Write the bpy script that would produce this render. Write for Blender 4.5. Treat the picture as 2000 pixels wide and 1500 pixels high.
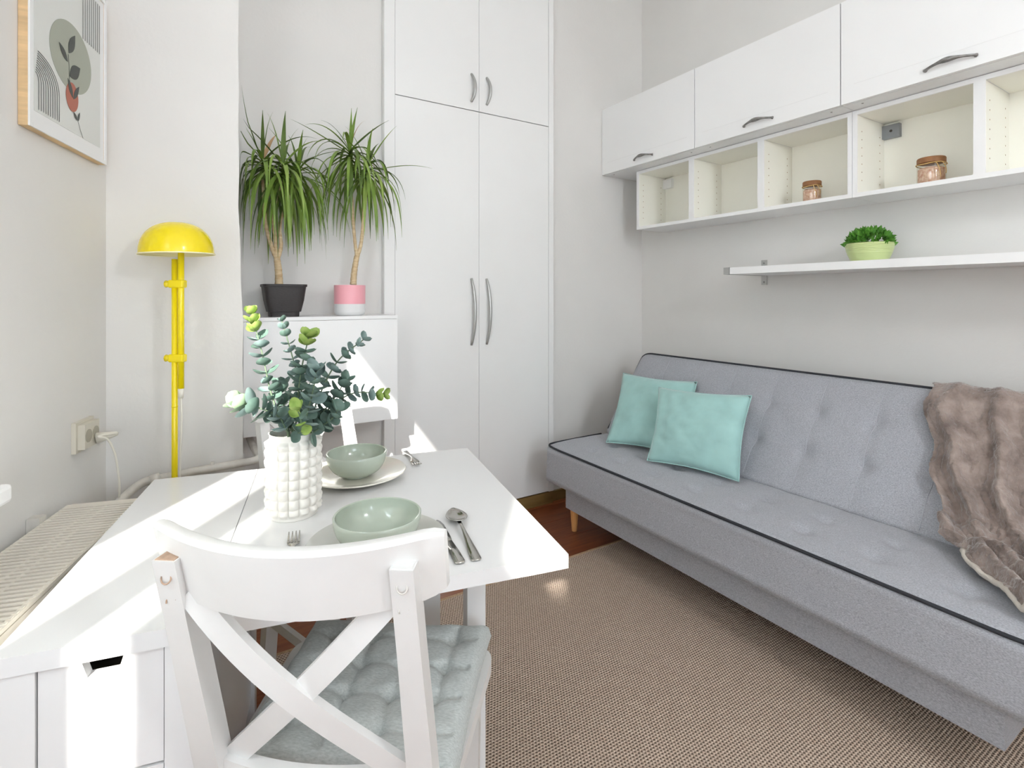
import bpy, bmesh, math, random
from mathutils import Vector, Matrix, noise
R = math.radians
random.seed(7)
scene = bpy.context.scene
for o in list(bpy.data.objects): bpy.data.objects.remove(o)
C = scene.collection

# ------------------------------------------------------------------ camera
YAW = math.atan(634 / 1020)
cam_d = bpy.data.cameras.new('camera'); cam = bpy.data.objects.new('camera', cam_d); C.objects.link(cam)
cam_d.sensor_width = 36; cam_d.lens = 36 * 1020 / 2000; cam_d.shift_y = -170 / 2000
cam_d.clip_start = 0.02
cam.location = (0, 0, 1.25); cam.rotation_euler = (R(90), 0, -YAW)
scene.camera = cam

# ------------------------------------------------------------------ sky, sun, exposure
SUN_DIR = Vector((0.78, 1.0, -0.70)).normalized()
world = bpy.data.worlds.new('sky'); scene.world = world; world.use_nodes = True
wn = world.node_tree; wn.nodes.clear()
w_out = wn.nodes.new('ShaderNodeOutputWorld'); w_bg = wn.nodes.new('ShaderNodeBackground')
w_bg.inputs['Color'].default_value = (0.82, 0.91, 1.0, 1); w_bg.inputs['Strength'].default_value = 10.0
wn.links.new(w_bg.outputs[0], w_out.inputs[0])
sun_d = bpy.data.lights.new('sun', 'SUN'); sun_d.energy = 12.5; sun_d.angle = R(0.9); sun_d.color = (1, 0.95, 0.87)
sun = bpy.data.objects.new('sun', sun_d); C.objects.link(sun)
sun.rotation_euler = SUN_DIR.to_track_quat('-Z', 'Y').to_euler(); sun.location = (-4, -5, 6)
vs = scene.view_settings
vs.view_transform = 'Standard'; vs.look = 'None'; vs.gamma = 1.0; vs.use_curve_mapping = False
vs.exposure = 0.56
scene.cycles.use_denoising = True
scene.cycles.use_adaptive_sampling = True; scene.cycles.adaptive_threshold = 0.06
scene.cycles.max_bounces = 8; scene.cycles.diffuse_bounces = 6; scene.cycles.transparent_max_bounces = 8
scene.cycles.sample_clamp_indirect = 8.0

# ------------------------------------------------------------------ materials
def lin(c):
    return tuple((v / 255 / 12.92 if v / 255 <= 0.04045 else ((v / 255 + 0.055) / 1.055) ** 2.4) for v in c) + (1,)
def mat(name, col, rough=0.5, metal=0.0, var=0.0, vscale=8.0, bump=0.0, bscale=120.0, stretch=(1, 1, 1), col2=None,
        coat=0.0, sheen=0.0, trans=0.0, sss=0.0, detail=4):
    m = bpy.data.materials.new(name); m.use_nodes = True; nt = m.node_tree; b = nt.nodes['Principled BSDF']
    b.inputs['Base Color'].default_value = lin(col); b.inputs['Roughness'].default_value = rough
    b.inputs['Metallic'].default_value = metal
    if coat: b.inputs['Coat Weight'].default_value = coat; b.inputs['Coat Roughness'].default_value = 0.08
    if sheen: b.inputs['Sheen Weight'].default_value = sheen; b.inputs['Sheen Roughness'].default_value = 0.4
    if trans: b.inputs['Transmission Weight'].default_value = trans
    tc = nt.nodes.new('ShaderNodeTexCoord'); mp = nt.nodes.new('ShaderNodeMapping')
    mp.inputs['Scale'].default_value = stretch; nt.links.new(tc.outputs['Object'], mp.inputs[0])
    if var or col2:
        n = nt.nodes.new('ShaderNodeTexNoise'); n.inputs['Scale'].default_value = vscale; n.inputs['Detail'].default_value = detail
        nt.links.new(mp.outputs[0], n.inputs['Vector'])
        r = nt.nodes.new('ShaderNodeValToRGB'); r.color_ramp.elements[0].position = 0.3; r.color_ramp.elements[1].position = 0.7
        if col2 is None:
            col2 = tuple(min(255, v * (1 + var)) for v in col); c1 = tuple(v * (1 - var) for v in col)
        else: c1 = col
        r.color_ramp.elements[0].color = lin(c1); r.color_ramp.elements[1].color = lin(col2)
        nt.links.new(n.outputs[0], r.inputs[0]); nt.links.new(r.outputs[0], b.inputs['Base Color'])
    if bump:
        n2 = nt.nodes.new('ShaderNodeTexNoise'); n2.inputs['Scale'].default_value = bscale; n2.inputs['Detail'].default_value = 3
        nt.links.new(mp.outputs[0], n2.inputs['Vector'])
        bp = nt.nodes.new('ShaderNodeBump'); bp.inputs['Strength'].default_value = bump; bp.inputs['Distance'].default_value = 0.004
        nt.links.new(n2.outputs[0], bp.inputs['Height']); nt.links.new(bp.outputs[0], b.inputs['Normal'])
    return m
M = {}
M['wall'] = mat('wall_paint', (227, 225, 222), 0.85, var=0.008, vscale=3, bump=0.12, bscale=60)
M['ceil'] = mat('ceiling_paint', (246, 245, 243), 0.9)
M['white'] = mat('white_foil', (243, 243, 243), 0.28, var=0.006, vscale=2)
M['ward'] = mat('wardrobe_lacquer', (240, 240, 239), 0.22, var=0.006, vscale=2)
M['table'] = mat('table_lacquer', (226, 226, 226), 0.16, var=0.004, vscale=3)
M['chair'] = mat('chair_paint', (224, 223, 221), 0.35, var=0.012, vscale=12, bump=0.05, bscale=40)
M['worn'] = mat('worn_wood', (176, 148, 126), 0.7, var=0.15, vscale=60)
M['cream'] = mat('cream_melamine', (248, 246, 236), 0.45, var=0.01, vscale=3)
M['seam'] = mat('seam_gap', (120, 118, 114), 0.8)
M['dark'] = mat('dark_recess', (60, 55, 50), 0.8)
M['pewter'] = mat('pewter', (138, 136, 134), 0.35, metal=0.7, var=0.2, vscale=40)
M['nickel'] = mat('brushed_nickel', (186, 186, 184), 0.38, metal=0.75)
M['steel'] = mat('polished_steel', (190, 188, 182), 0.14, metal=1.0)
M['zinc'] = mat('zinc_plate', (150, 154, 160), 0.4, metal=0.9)
M['yellow'] = mat('yellow_enamel', (246, 222, 12), 0.25, coat=0.3)
M['cream_in'] = mat('shade_lining', (250, 244, 200), 0.5)
M['cord'] = mat('white_cord', (232, 228, 216), 0.5)
M['socket'] = mat('aged_plastic', (214, 208, 194), 0.4)
M['socket_d'] = mat('socket_well', (170, 164, 148), 0.5)
M['rad'] = mat('radiator_enamel', (230, 224, 212), 0.4)
M['pipe'] = mat('painted_pipe', (214, 210, 203), 0.5, var=0.04, vscale=30, bump=0.2, bscale=50)
M['frame_wood'] = mat('pale_oak', (222, 190, 145), 0.5, var=0.06, vscale=10, stretch=(1, 1, 8))
M['paper'] = mat('print_paper', (222, 223, 219), 0.35)
M['mount'] = mat('white_mount', (240, 240, 240), 0.4)
M['sage'] = mat('sage_ink', (164, 168, 153), 0.4)
M['ink'] = mat('dark_green_ink', (52, 58, 52), 0.4)
M['line'] = mat('charcoal_ink', (92, 94, 94), 0.4)
M['terra'] = mat('terracotta_ink', (178, 98, 74), 0.4)
M['sofa'] = mat('grey_melange', (146, 147, 153), 0.95, col2=(186, 188, 195), vscale=480, bump=0.35, bscale=420, sheen=0.2, stretch=(1, .45, 1))
M['piping'] = mat('charcoal_piping', (44, 46, 52), 0.8)
M['seamlight'] = mat('seam_thread', (180, 182, 189), 0.9)
M['beech'] = mat('beech', (214, 158, 100), 0.45, var=0.06, vscale=14, stretch=(4, 4, .6))
M['mint'] = mat('mint_velvet', (162, 203, 199), 0.8, var=0.05, vscale=7, sheen=0.5, bump=0.1, bscale=60)
M['fur'] = mat('brown_faux_fur', (112, 98, 92), 0.95, col2=(170, 154, 146), vscale=16, bump=0.8, bscale=150, sheen=0.6)
M['fur_edge'] = mat('cream_sherpa', (206, 198, 188), 0.95, bump=0.8, bscale=160)
M['cushion'] = mat('grey_green_chambray', (172, 178, 176), 0.9, col2=(200, 205, 203), vscale=320, stretch=(.4, 1.3, 1), bump=0.25, bscale=300, sheen=0.2)
M['vase'] = mat('matt_ceramic', (234, 231, 224), 0.55, bump=0.1, bscale=120)
M['vase_in'] = mat('vase_inside', (120, 112, 100), 0.8)
M['bowl'] = mat('sage_glaze', (176, 186, 172), 0.2, var=0.04, vscale=6, coat=0.4)
M['plate'] = mat('cream_glaze', (224, 220, 208), 0.18, coat=0.4)
M['plate2'] = mat('grey_glaze', (206, 206, 200), 0.18, coat=0.4)
M['black_pot'] = mat('black_plastic', (52, 48, 48), 0.5, bump=0.3, bscale=90, stretch=(1, 1, 5))
M['pink'] = mat('pink_glaze', (244, 172, 182), 0.35)
M['potwhite'] = mat('white_glaze', (228, 228, 228), 0.3)
M['soil'] = mat('soil', (70, 52, 40), 0.95, var=0.3, vscale=60, bump=0.8, bscale=80)
M['bark'] = mat('pale_bark', (226, 206, 170), 0.8, col2=(196, 166, 126), vscale=30, stretch=(1, 1, 3), bump=0.6, bscale=60)
M['leaf1'] = mat('dracaena_green', (92, 122, 40), 0.4, col2=(132, 160, 70), vscale=9)
M['leaf2'] = mat('dracaena_light', (112, 142, 58), 0.4, col2=(150, 172, 88), vscale=9)
M['leaf3'] = mat('dracaena_dark', (72, 98, 38), 0.4, col2=(100, 122, 56), vscale=9)
M['leafdry'] = mat('dry_leaf', (196, 160, 120), 0.7)
M['euc'] = mat('eucalyptus_leaf', (78, 104, 92), 0.55, col2=(112, 136, 126), vscale=25)
M['euc2'] = mat('eucalyptus_blue', (98, 122, 118), 0.55, col2=(138, 158, 154), vscale=25)
M['euc3'] = mat('eucalyptus_tip', (116, 146, 60), 0.6, col2=(156, 176, 96), vscale=30)
M['euc4'] = mat('eucalyptus_pale', (132, 158, 130), 0.6, col2=(164, 184, 152), vscale=30)
M['stem'] = mat('stem_green', (108, 128, 100), 0.6)
M['herb'] = mat('herb_green', (62, 122, 34), 0.5, col2=(100, 160, 56), vscale=40)
M['lime'] = mat('lime_ceramic', (198, 212, 150), 0.3, coat=0.3)
M['cork'] = mat('brown_lid', (150, 104, 66), 0.6, var=0.1, vscale=40)
M['amber'] = mat('potpourri', (196, 132, 96), 0.6, col2=(240, 214, 190), vscale=90)
M['twine'] = mat('jute_twine', (206, 168, 110), 0.9)
M['rugedge'] = mat('rug_binding', (176, 148, 118), 0.95, var=0.1, vscale=120, bump=0.5, bscale=200)
M['skirting'] = mat('brown_skirting', (150, 122, 74), 0.45, col2=(120, 94, 52), vscale=6, stretch=(.6, 3, 3))
M['winframe'] = mat('window_pvc', (240, 240, 240), 0.35)
M['blocker'] = mat('blocker_grey', (172, 172, 172), 0.9, var=0.05, vscale=2)
M['ground'] = mat('outside_ground', (150, 148, 140), 0.9)

def glass_mat(name, tint, t=0.9):
    m = bpy.data.materials.new(name); m.use_nodes = True; nt = m.node_tree; nt.nodes.clear()
    o = nt.nodes.new('ShaderNodeOutputMaterial'); mx = nt.nodes.new('ShaderNodeMixShader')
    a = nt.nodes.new('ShaderNodeBsdfTransparent'); g = nt.nodes.new('ShaderNodeBsdfGlossy')
    a.inputs[0].default_value = tint; g.inputs['Roughness'].default_value = 0.03
    mx.inputs[0].default_value = 1 - t
    nt.links.new(a.outputs[0], mx.inputs[1]); nt.links.new(g.outputs[0], mx.inputs[2]); nt.links.new(mx.outputs[0], o.inputs[0])
    return m
M['pane'] = glass_mat('window_glass', (0.97, 0.98, 0.98, 1), 0.94)
M['jarglass'] = glass_mat('jar_glass', (0.97, 0.96, 0.93, 1), 0.86)
def translucent(name, col):
    m = bpy.data.materials.new(name); m.use_nodes = True; nt = m.node_tree; nt.nodes.clear()
    o = nt.nodes.new('ShaderNodeOutputMaterial'); mx = nt.nodes.new('ShaderNodeMixShader')
    a = nt.nodes.new('ShaderNodeBsdfDiffuse'); g = nt.nodes.new('ShaderNodeBsdfTranslucent')
    a.inputs[0].default_value = lin(col); g.inputs[0].default_value = lin(col); mx.inputs[0].default_value = 0.45
    nt.links.new(a.outputs[0], mx.inputs[1]); nt.links.new(g.outputs[0], mx.inputs[2]); nt.links.new(mx.outputs[0], o.inputs[0])
    return m
M['blind'] = translucent('blind_fabric', (240, 238, 232))

def rug_mat():
    m = bpy.data.materials.new('sisal_weave'); m.use_nodes = True; nt = m.node_tree; b = nt.nodes['Principled BSDF']
    b.inputs['Roughness'].default_value = 0.95
    tc = nt.nodes.new('ShaderNodeTexCoord'); sp = nt.nodes.new('ShaderNodeSeparateXYZ'); nt.links.new(tc.outputs['Object'], sp.inputs[0])
    wn_ = nt.nodes.new('ShaderNodeTexNoise'); wn_.inputs['Scale'].default_value = 30
    nt.links.new(tc.outputs['Object'], wn_.inputs['Vector'])
    def math_(op, a, c=None):
        n = nt.nodes.new('ShaderNodeMath'); n.operation = op
        for i, v in enumerate((a, c)):
            if v is None: continue
            if isinstance(v, (int, float)): n.inputs[i].default_value = v
            else: nt.links.new(v, n.inputs[i])
        return n.outputs[0]
    wob = math_('MULTIPLY', math_('SUBTRACT', wn_.outputs[0], 0.5), 2.2)
    px = math_('ADD', math_('MULTIPLY', sp.outputs[0], 2 * math.pi / 0.0105), wob)
    py = math_('ADD', math_('MULTIPLY', sp.outputs[1], 2 * math.pi / 0.0088), wob)
    row = math_('MULTIPLY', math_('FLOOR', math_('DIVIDE', py, 2 * math.pi)), math.pi)
    hx = math_('SINE', math_('ADD', px, row)); hy = math_('SINE', py)
    h = math_('ADD', math_('MULTIPLY', hx, 0.5), math_('MULTIPLY', hy, 0.5))
    hn = math_('ADD', math_('MULTIPLY', h, 0.5), 0.5)
    rmp = nt.nodes.new('ShaderNodeValToRGB'); e = rmp.color_ramp.elements
    e[0].position = 0.05; e[0].color = lin((88, 72, 60)); e[1].position = 0.85; e[1].color = lin((222, 202, 184))
    x = e.new(0.4); x.color = lin((166, 146, 130))
    nt.links.new(hn, rmp.inputs[0])
    n2 = nt.nodes.new('ShaderNodeTexNoise'); n2.inputs['Scale'].default_value = 220
    nt.links.new(tc.outputs['Object'], n2.inputs['Vector'])
    mx = nt.nodes.new('ShaderNodeMix'); mx.data_type = 'RGBA'; mx.blend_type = 'OVERLAY'; mx.inputs[0].default_value = 0.5
    nt.links.new(rmp.outputs[0], mx.inputs[6]); nt.links.new(n2.outputs[0], mx.inputs[7]); nt.links.new(mx.outputs[2], b.inputs['Base Color'])
    bp = nt.nodes.new('ShaderNodeBump'); bp.inputs['Strength'].default_value = 0.9; bp.inputs['Distance'].default_value = 0.004
    nt.links.new(hn, bp.inputs['Height']); nt.links.new(bp.outputs[0], b.inputs['Normal'])
    return m
M['rug'] = rug_mat()
def floor_mats():
    out = []
    for k, (a, c) in enumerate([((112, 58, 30), (146, 82, 46)), ((100, 50, 26), (134, 72, 40)), ((122, 66, 36), (154, 90, 52))]):
        out.append(mat('floor_board_%d' % k, a, 0.32, col2=c, vscale=7, stretch=(.7, 9, 1), bump=0.08, bscale=40))
    return out
FLOORM = floor_mats()

# ------------------------------------------------------------------ helpers
def link(name, me, m, parent=None, smooth=False):
    o = bpy.data.objects.new(name, me); C.objects.link(o)
    if m is not None and not me.materials: me.materials.append(m)
    if parent: o.parent = parent
    if smooth:
        for p in me.polygons: p.use_smooth = True
    return o
def from_bm(name, bm, m, parent=None, smooth=False, bevel=0, seg=2):
    if bevel:
        ed = [e for e in bm.edges if len(e.link_faces) == 2 and e.calc_face_angle(0) > 0.5]
        bmesh.ops.bevel(bm, geom=ed, offset=bevel, segments=seg, affect='EDGES', profile=0.5)
    bmesh.ops.recalc_face_normals(bm, faces=bm.faces[:])
    me = bpy.data.meshes.new(name); bm.to_mesh(me); bm.free()
    return link(name, me, m, parent, smooth)
def thing(name, label, cat, loc=(0, 0, 0), rz=0, group=None):
    o = bpy.data.objects.new(name, None); C.objects.link(o); o.location = loc; o.rotation_euler = (0, 0, rz)
    o.empty_display_size = 0.05
    return tag(o, label, cat, group)
def tag(o, label, cat, group=None):
    o['label'] = label; o['category'] = cat
    if group: o['group'] = group
    return o
def struct(o): o['kind'] = 'structure'; return o
def add_box(bm, x0, x1, y0, y1, z0, z1, mtx=None):
    vs_ = [bm.verts.new((x, y, z)) for x in (x0, x1) for y in (y0, y1) for z in (z0, z1)]
    for f in ((0, 1, 3, 2), (4, 6, 7, 5), (0, 4, 5, 1), (2, 3, 7, 6), (0, 2, 6, 4), (1, 5, 7, 3)): bm.faces.new([vs_[i] for i in f])
    if mtx: bmesh.ops.transform(bm, matrix=mtx, verts=vs_)
    return vs_
def box(name, x0, x1, y0, y1, z0, z1, m, parent=None, bevel=0.002, mtx=None, seg=2):
    bm = bmesh.new(); add_box(bm, x0, x1, y0, y1, z0, z1, mtx)
    return from_bm(name, bm, m, parent, bevel=bevel, seg=seg)
def prism(name, pts, y0, y1, m, parent=None, bevel=0.0, axis='y', mtx=None, seg=2):
    # polygon pts in (x,z) extruded along y  (axis 'y'), or in (x,y) extruded along z (axis 'z'), or (y,z) along x
    bm = bmesh.new()
    f3 = {'y': lambda p, t: (p[0], t, p[1]), 'z': lambda p, t: (p[0], p[1], t), 'x': lambda p, t: (t, p[0], p[1])}[axis]
    a = [bm.verts.new(f3(p, y0)) for p in pts]; b = [bm.verts.new(f3(p, y1)) for p in pts]; n = len(pts)
    bm.faces.new(a); bm.faces.new(b[::-1])
    for i in range(n): bm.faces.new([a[i], b[i], b[(i + 1) % n], a[(i + 1) % n]])
    if mtx: bmesh.ops.transform(bm, matrix=mtx, verts=bm.verts[:])
    return from_bm(name, bm, m, parent, bevel=bevel, seg=seg)
def add_tube(bm, pts, rad, seg=10, cap=True):
    pts = [Vector(p) for p in pts]; n = len(pts)
    rs = rad if isinstance(rad, (list, tuple)) else [rad] * n
    rings = []; prev = None
    for i, p in enumerate(pts):
        d = (pts[min(i + 1, n - 1)] - pts[max(i - 1, 0)]).normalized()
        if prev is None:
            up = Vector((0, 0, 1)) if abs(d.z) < 0.9 else Vector((1, 0, 0)); u = d.cross(up).normalized()
        else:
            u = prev - d * prev.dot(d)
            u = u.normalized() if u.length > 1e-6 else d.orthogonal().normalized()
        prev = u; v = d.cross(u).normalized()
        rings.append([bm.verts.new(p + (u * math.cos(2 * math.pi * k / seg) + v * math.sin(2 * math.pi * k / seg)) * rs[i]) for k in range(seg)])
    for i in range(n - 1):
        for k in range(seg):
            bm.faces.new([rings[i][k], rings[i][(k + 1) % seg], rings[i + 1][(k + 1) % seg], rings[i + 1][k]])
    if cap: bm.faces.new(rings[0][::-1]); bm.faces.new(rings[-1])
def tube(name, pts, rad, m, parent=None, seg=10):
    bm = bmesh.new(); add_tube(bm, pts, rad, seg); return from_bm(name, bm, m, parent, smooth=True)
def lathe(name, prof, m, parent=None, seg=40, loc=(0, 0, 0), cap=True, wob=None):
    bm = bmesh.new(); rings = []
    for (r, z) in prof:
        rings.append([bm.verts.new((loc[0] + r * math.cos(2 * math.pi * k / seg), loc[1] + r * math.sin(2 * math.pi * k / seg), loc[2] + z)) for k in range(seg)])
    for i in range(len(rings) - 1):
        for k in range(seg): bm.faces.new([rings[i][k], rings[i][(k + 1) % seg], rings[i + 1][(k + 1) % seg], rings[i + 1][k]])
    if cap:
        bm.faces.new(rings[0][::-1]); bm.faces.new(rings[-1])
    o = from_bm(name, bm, m, parent, smooth=True)
    o.data.set_sharp_from_angle(angle=R(50))
    return o
def bez(p0, p1, p2, p3, n=12):
    p0, p1, p2, p3 = map(Vector, (p0, p1, p2, p3)); out = []
    for i in range(n + 1):
        t = i / n; out.append(p0 * (1 - t) ** 3 + p1 * 3 * t * (1 - t) ** 2 + p2 * 3 * t * t * (1 - t) + p3 * t ** 3)
    return out
def catmull(pts, n=6):
    P = [Vector(p) for p in pts]; P = [P[0] * 2 - P[1]] + P + [P[-1] * 2 - P[-2]]; out = []
    for i in range(1, len(P) - 2):
        for k in range(n):
            t = k / n
            out.append(0.5 * ((2 * P[i]) + (P[i + 1] - P[i - 1]) * t + (2 * P[i - 1] - 5 * P[i] + 4 * P[i + 1] - P[i + 2]) * t * t + (3 * P[i] - P[i - 1] - 3 * P[i + 1] + P[i + 2]) * t ** 3))
    out.append(P[-2]); return out
def grid_mesh(name, rows, m, parent=None, close_u=False, caps=False, smooth=True):
    bm = bmesh.new(); vv = [[bm.verts.new(p) for p in r] for r in rows]; nu = len(rows[0])
    for i in range(len(rows) - 1):
        for k in range(nu if close_u else nu - 1):
            k2 = (k + 1) % nu; bm.faces.new([vv[i][k], vv[i][k2], vv[i + 1][k2], vv[i + 1][k]])
    if caps: bm.faces.new(vv[0][::-1]); bm.faces.new(vv[-1])
    return from_bm(name, bm, m, parent, smooth)
def smooth01(t): t = max(0, min(1, t)); return t * t * (3 - 2 * t)
def bake_wall(t):
    # parts were drawn in wall coordinates (along, outwards, up): turn them into room axes
    L3 = LW.to_3x3().to_4x4(); done = set(); stack = list(t.children)
    while stack:
        o = stack.pop(); stack += list(o.children); me = o.data
        if o.name.startswith('grille_bar'):
            o.location = L3 @ o.location
            if me.name in done: continue
            me.transform(L3)
        else:
            me.transform(L3 @ o.matrix_basis); o.matrix_basis = Matrix()
        done.add(me.name); me.flip_normals()
# pixel of the 2000x1500 photograph -> point on a known plane of the room
cA, sA = math.cos(YAW), math.sin(YAW)
def ray(px, py): q = (px - 1000) / 1020; return Vector((q * cA + sA, -q * sA + cA, (580 - py) / 1020))
def on_z(px, py, z): r = ray(px, py); return Vector((0, 0, 1.25)) + r * ((z - 1.25) / r.z)
def on_y(px, py, y): r = ray(px, py); return Vector((0, 0, 1.25)) + r * (y / r.y)
def at_depth(px, py, t): return Vector((0, 0, 1.25)) + ray(px, py) * t

# ================================================================== THE ROOM
RX, BY, RY, CH = 2.675, 2.60, -3.60, 3.45       # right wall, back wall, rear wall, ceiling
CORNER = Vector((-0.226, 2.15, 0)); WD = Vector((-0.267, -0.964, 0)).normalized(); WN = Vector((0.964, -0.267, 0)).normalized()
LW = Matrix(((WD.x, -WN.x, 0, CORNER.x), (WD.y, -WN.y, 0, CORNER.y), (0, 0, 1, 0), (0, 0, 0, 1)))   # local: x = along wall towards the window, y = outwards, z = up
# floor: boards on a slab
fl = struct(box('floor', -2.25, RX + 0.15, RY - 0.15, BY + 0.6, -0.12, -0.012, M['dark'], bevel=0))
pw, pl = 0.192, 1.29
def plank_mesh(L, mm):
    bm = bmesh.new(); add_box(bm, 0, L - 0.001, 0, pw - 0.001, -0.012, 0)
    ed = [e for e in bm.edges if all(v.co.z > -0.001 for v in e.verts)]
    bmesh.ops.bevel(bm, geom=ed, offset=0.0012, segments=1, affect='EDGES')
    me = bpy.data.meshes.new('plank'); bm.to_mesh(me); bm.free(); me.materials.append(mm); return me
PM = [plank_mesh(pl, m_) for m_ in FLOORM]
r_ = 0; y = RY
while y < BY - 0.001:
    x = -2.25 + (r_ * 0.47) % pl - pl
    while x < RX:
        if x + pl > -2.2:
            p = bpy.data.objects.new('plank', PM[(r_ * 3 + int(x * 7)) % 3]); C.objects.link(p); p.parent = fl
            p.location = (x, y, 0)
        x += pl
    y += pw; r_ += 1
PLAN = [tuple((LW @ Vector((-0.15, 0.25, 0)))[:2]), tuple((LW @ Vector((6.1, 0.25, 0)))[:2]), (RX + 0.15, RY - 0.15), (RX + 0.15, BY + 0.6), (-0.6, BY + 0.6)]
struct(prism('ceiling', PLAN, CH, CH + 0.12, M['ceil'], axis='z'))
struct(box('wall_right', RX, RX + 0.15, RY - 0.15, BY + 0.6, 0, CH, M['wall'], bevel=0))
bm = bmesh.new(); QX0, QX1, QZ0, QZ1 = -0.7, 0.7, 0.9, 2.3
add_box(bm, -2.25, QX0, RY - 0.15, RY, 0, CH); add_box(bm, QX1, RX, RY - 0.15, RY, 0, CH)
add_box(bm, QX0, QX1, RY - 0.15, RY, 0, QZ0); add_box(bm, QX0, QX1, RY - 0.15, RY, QZ1, CH)
struct(from_bm('wall_rear', bm, M['wall']))
rw = struct(bpy.data.objects.new('window_added', None)); C.objects.link(rw)  # unseen rear window, added to let in fill light from behind
for a in ((QX0, QX0 + .06, QZ0, QZ1), (QX1 - .06, QX1, QZ0, QZ1), ((QX0 + QX1) / 2 - .04, (QX0 + QX1) / 2 + .04, QZ0 + .06, QZ1 - .06), (QX0 + .06, QX1 - .06, QZ0, QZ0 + .06), (QX0 + .06, QX1 - .06, QZ1 - .06, QZ1)):
    box('window_frame', a[0], a[1], RY - 0.12, RY - 0.06, a[2], a[3], M['winframe'], rw, bevel=0.003)
for a, b in ((QX0 + .06, (QX0 + QX1) / 2 - .04), ((QX0 + QX1) / 2 + .04, QX1 - .06)):
    box('pane', a, b, RY - 0.092, RY - 0.088, QZ0 + .06, QZ1 - .06, M['pane'], rw, bevel=0)
# unseen wall added outside to keep the sun off the added rear window
struct(box('wall_sun_blocker', -2.9, -2.45, -12.0, RY - 0.4, -3.0, 7.0, M['wall'], bevel=0))
pr_d = bpy.data.lights.new('rear_fill_portal', 'AREA'); pr_d.shape = 'RECTANGLE'; pr_d.size = QX1 - QX0; pr_d.size_y = QZ1 - QZ0; pr_d.cycles.is_portal = True
pr_o = bpy.data.objects.new('rear_fill_portal', pr_d); C.objects.link(pr_o); pr_o.location = ((QX0 + QX1) / 2, RY - 0.17, (QZ0 + QZ1) / 2); pr_o.rotation_euler = (R(90), 0, 0)
bm = bmesh.new()
add_box(bm, -0.55, 0.842, BY, BY + 0.12, 0, CH); add_box(bm, 1.884, RX, BY, BY + 0.12, 0, CH)
add_box(bm, 0.842, 1.884, BY + 0.5, BY + 0.6, 0, CH)
add_box(bm, 0.842, 1.884, BY, BY + 0.5, 3.1, CH)
struct(from_bm('wall_back', bm, M['wall']))
# chimney breast with a slightly leaning plaster corner
bm = bmesh.new()
pts = []
nz = 24
for i in range(nz + 1):
    z = CH * i / nz
    xr = 0.1755 - 0.0125 * smooth01((z - 1.1) / 0.5) - 0.007 * z / CH + 0.0018 * math.sin(z * 23)
    pts.append([bm.verts.new(v) for v in ((-0.60, 2.15, z), (xr, 2.15, z), (min(xr, 0.172), BY, z), (-0.60, BY, z))])
for i in range(nz):
    for k in range(4): bm.faces.new([pts[i][k], pts[i][(k + 1) % 4], pts[i + 1][(k + 1) % 4], pts[i + 1][k]])
bm.faces.new(pts[0][::-1]); bm.faces.new(pts[-1])
struct(from_bm('wall_chimney', bm, M['wall']))
# left wall with the window opening
W0, W1, Z0, Z1, T = 0.75, 2.785, 0.86, 2.475, 0.25
bm = bmesh.new(); LEN = 6.1; B0, B1, BZ = 3.62, 4.46, 2.84
add_box(bm, -0.15, W0, 0, T, 0, CH, LW); add_box(bm, W1, B0, 0, T, 0, CH, LW); add_box(bm, B1, LEN, 0, T, 0, CH, LW)
add_box(bm, B0, B1, 0, T, 0, 0.05, LW); add_box(bm, B0, B1, 0, T, BZ, CH, LW)
add_box(bm, W0, W1, 0, T, 0, Z0, LW); add_box(bm, W0, W1, 0, T, Z1, CH, LW)
struct(from_bm('wall_left', bm, M['wall']))
win = struct(bpy.data.objects.new('window_1', None)); C.objects.link(win); win.location = CORNER
FE0, FE1 = 0.13, 0.19          # frame depth inside the reveal
def wbox(name, a, b, z0, z1, e0=FE0, e1=FE1, m=None): return box(name, a, b, e0, e1, z0, z1, m or M['winframe'], win, bevel=0.003)
wbox('window_frame', W0, W0 + 0.06, Z0, Z1); wbox('window_frame', W1 - 0.06, W1, Z0, Z1)
wbox('window_frame', W0 + 0.06, W1 - 0.06, Z0, Z0 + 0.06); wbox('window_frame', W0 + 0.06, W1 - 0.06, Z1 - 0.06, Z1)
ZT = 1.86
wbox('transom', W0 + 0.06, W1 - 0.06, ZT, ZT + 0.03)
wbox('mullion', 2.23, 2.35, Z0 + 0.06, ZT); wbox('mullion', 1.68, 1.74, Z0 + 0.06, ZT)
for a, b, z0, z1 in ((W0 + .06, 1.68, Z0 + .06, ZT), (1.74, 2.23, Z0 + .06, ZT), (2.35, W1 - .06, Z0 + .06, ZT), (W0 + .06, W1 - .06, ZT + .03, Z1 - .06)):
    box('pane', a, b, 0.158, 0.162, z0, z1, M['pane'], win, bevel=0)
bake_wall(win)
sill = struct(box('trim_window_sill', W0 - 0.06, W1 + 0.06, -0.11, 0.13, Z0 - 0.03, Z0 + 0.008, M['winframe'], None, bevel=0.008, mtx=LW))
bdr = struct(bpy.data.objects.new('door_added', None)); C.objects.link(bdr); bdr.location = CORNER  # unseen balcony door, added to admit sun patches and fill light
for a in ((B0, B0 + .05, .05, BZ), (B1 - .05, B1, .05, BZ), (B0 + .05, B1 - .05, .05, .12), (B0 + .05, B1 - .05, BZ - .05, BZ)):
    box('door_frame', a[0], a[1], 0.16, 0.21, a[2], a[3], M['winframe'], bdr, bevel=0.003)
box('pane', B0 + .05, B1 - .05, 0.183, 0.187, .12, BZ - .05, M['pane'], bdr, bevel=0)
bake_wall(bdr)
tag(box('door_sun_blocker', B0 + .052, B1 - .052, 0.150, 0.153, 0.125, 2.52, M['blind'], None, bevel=0, mtx=LW), 'unseen white blind added to block sun at the added balcony door', 'blind')  # added blind leaves only a gap at the top for sun
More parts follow.
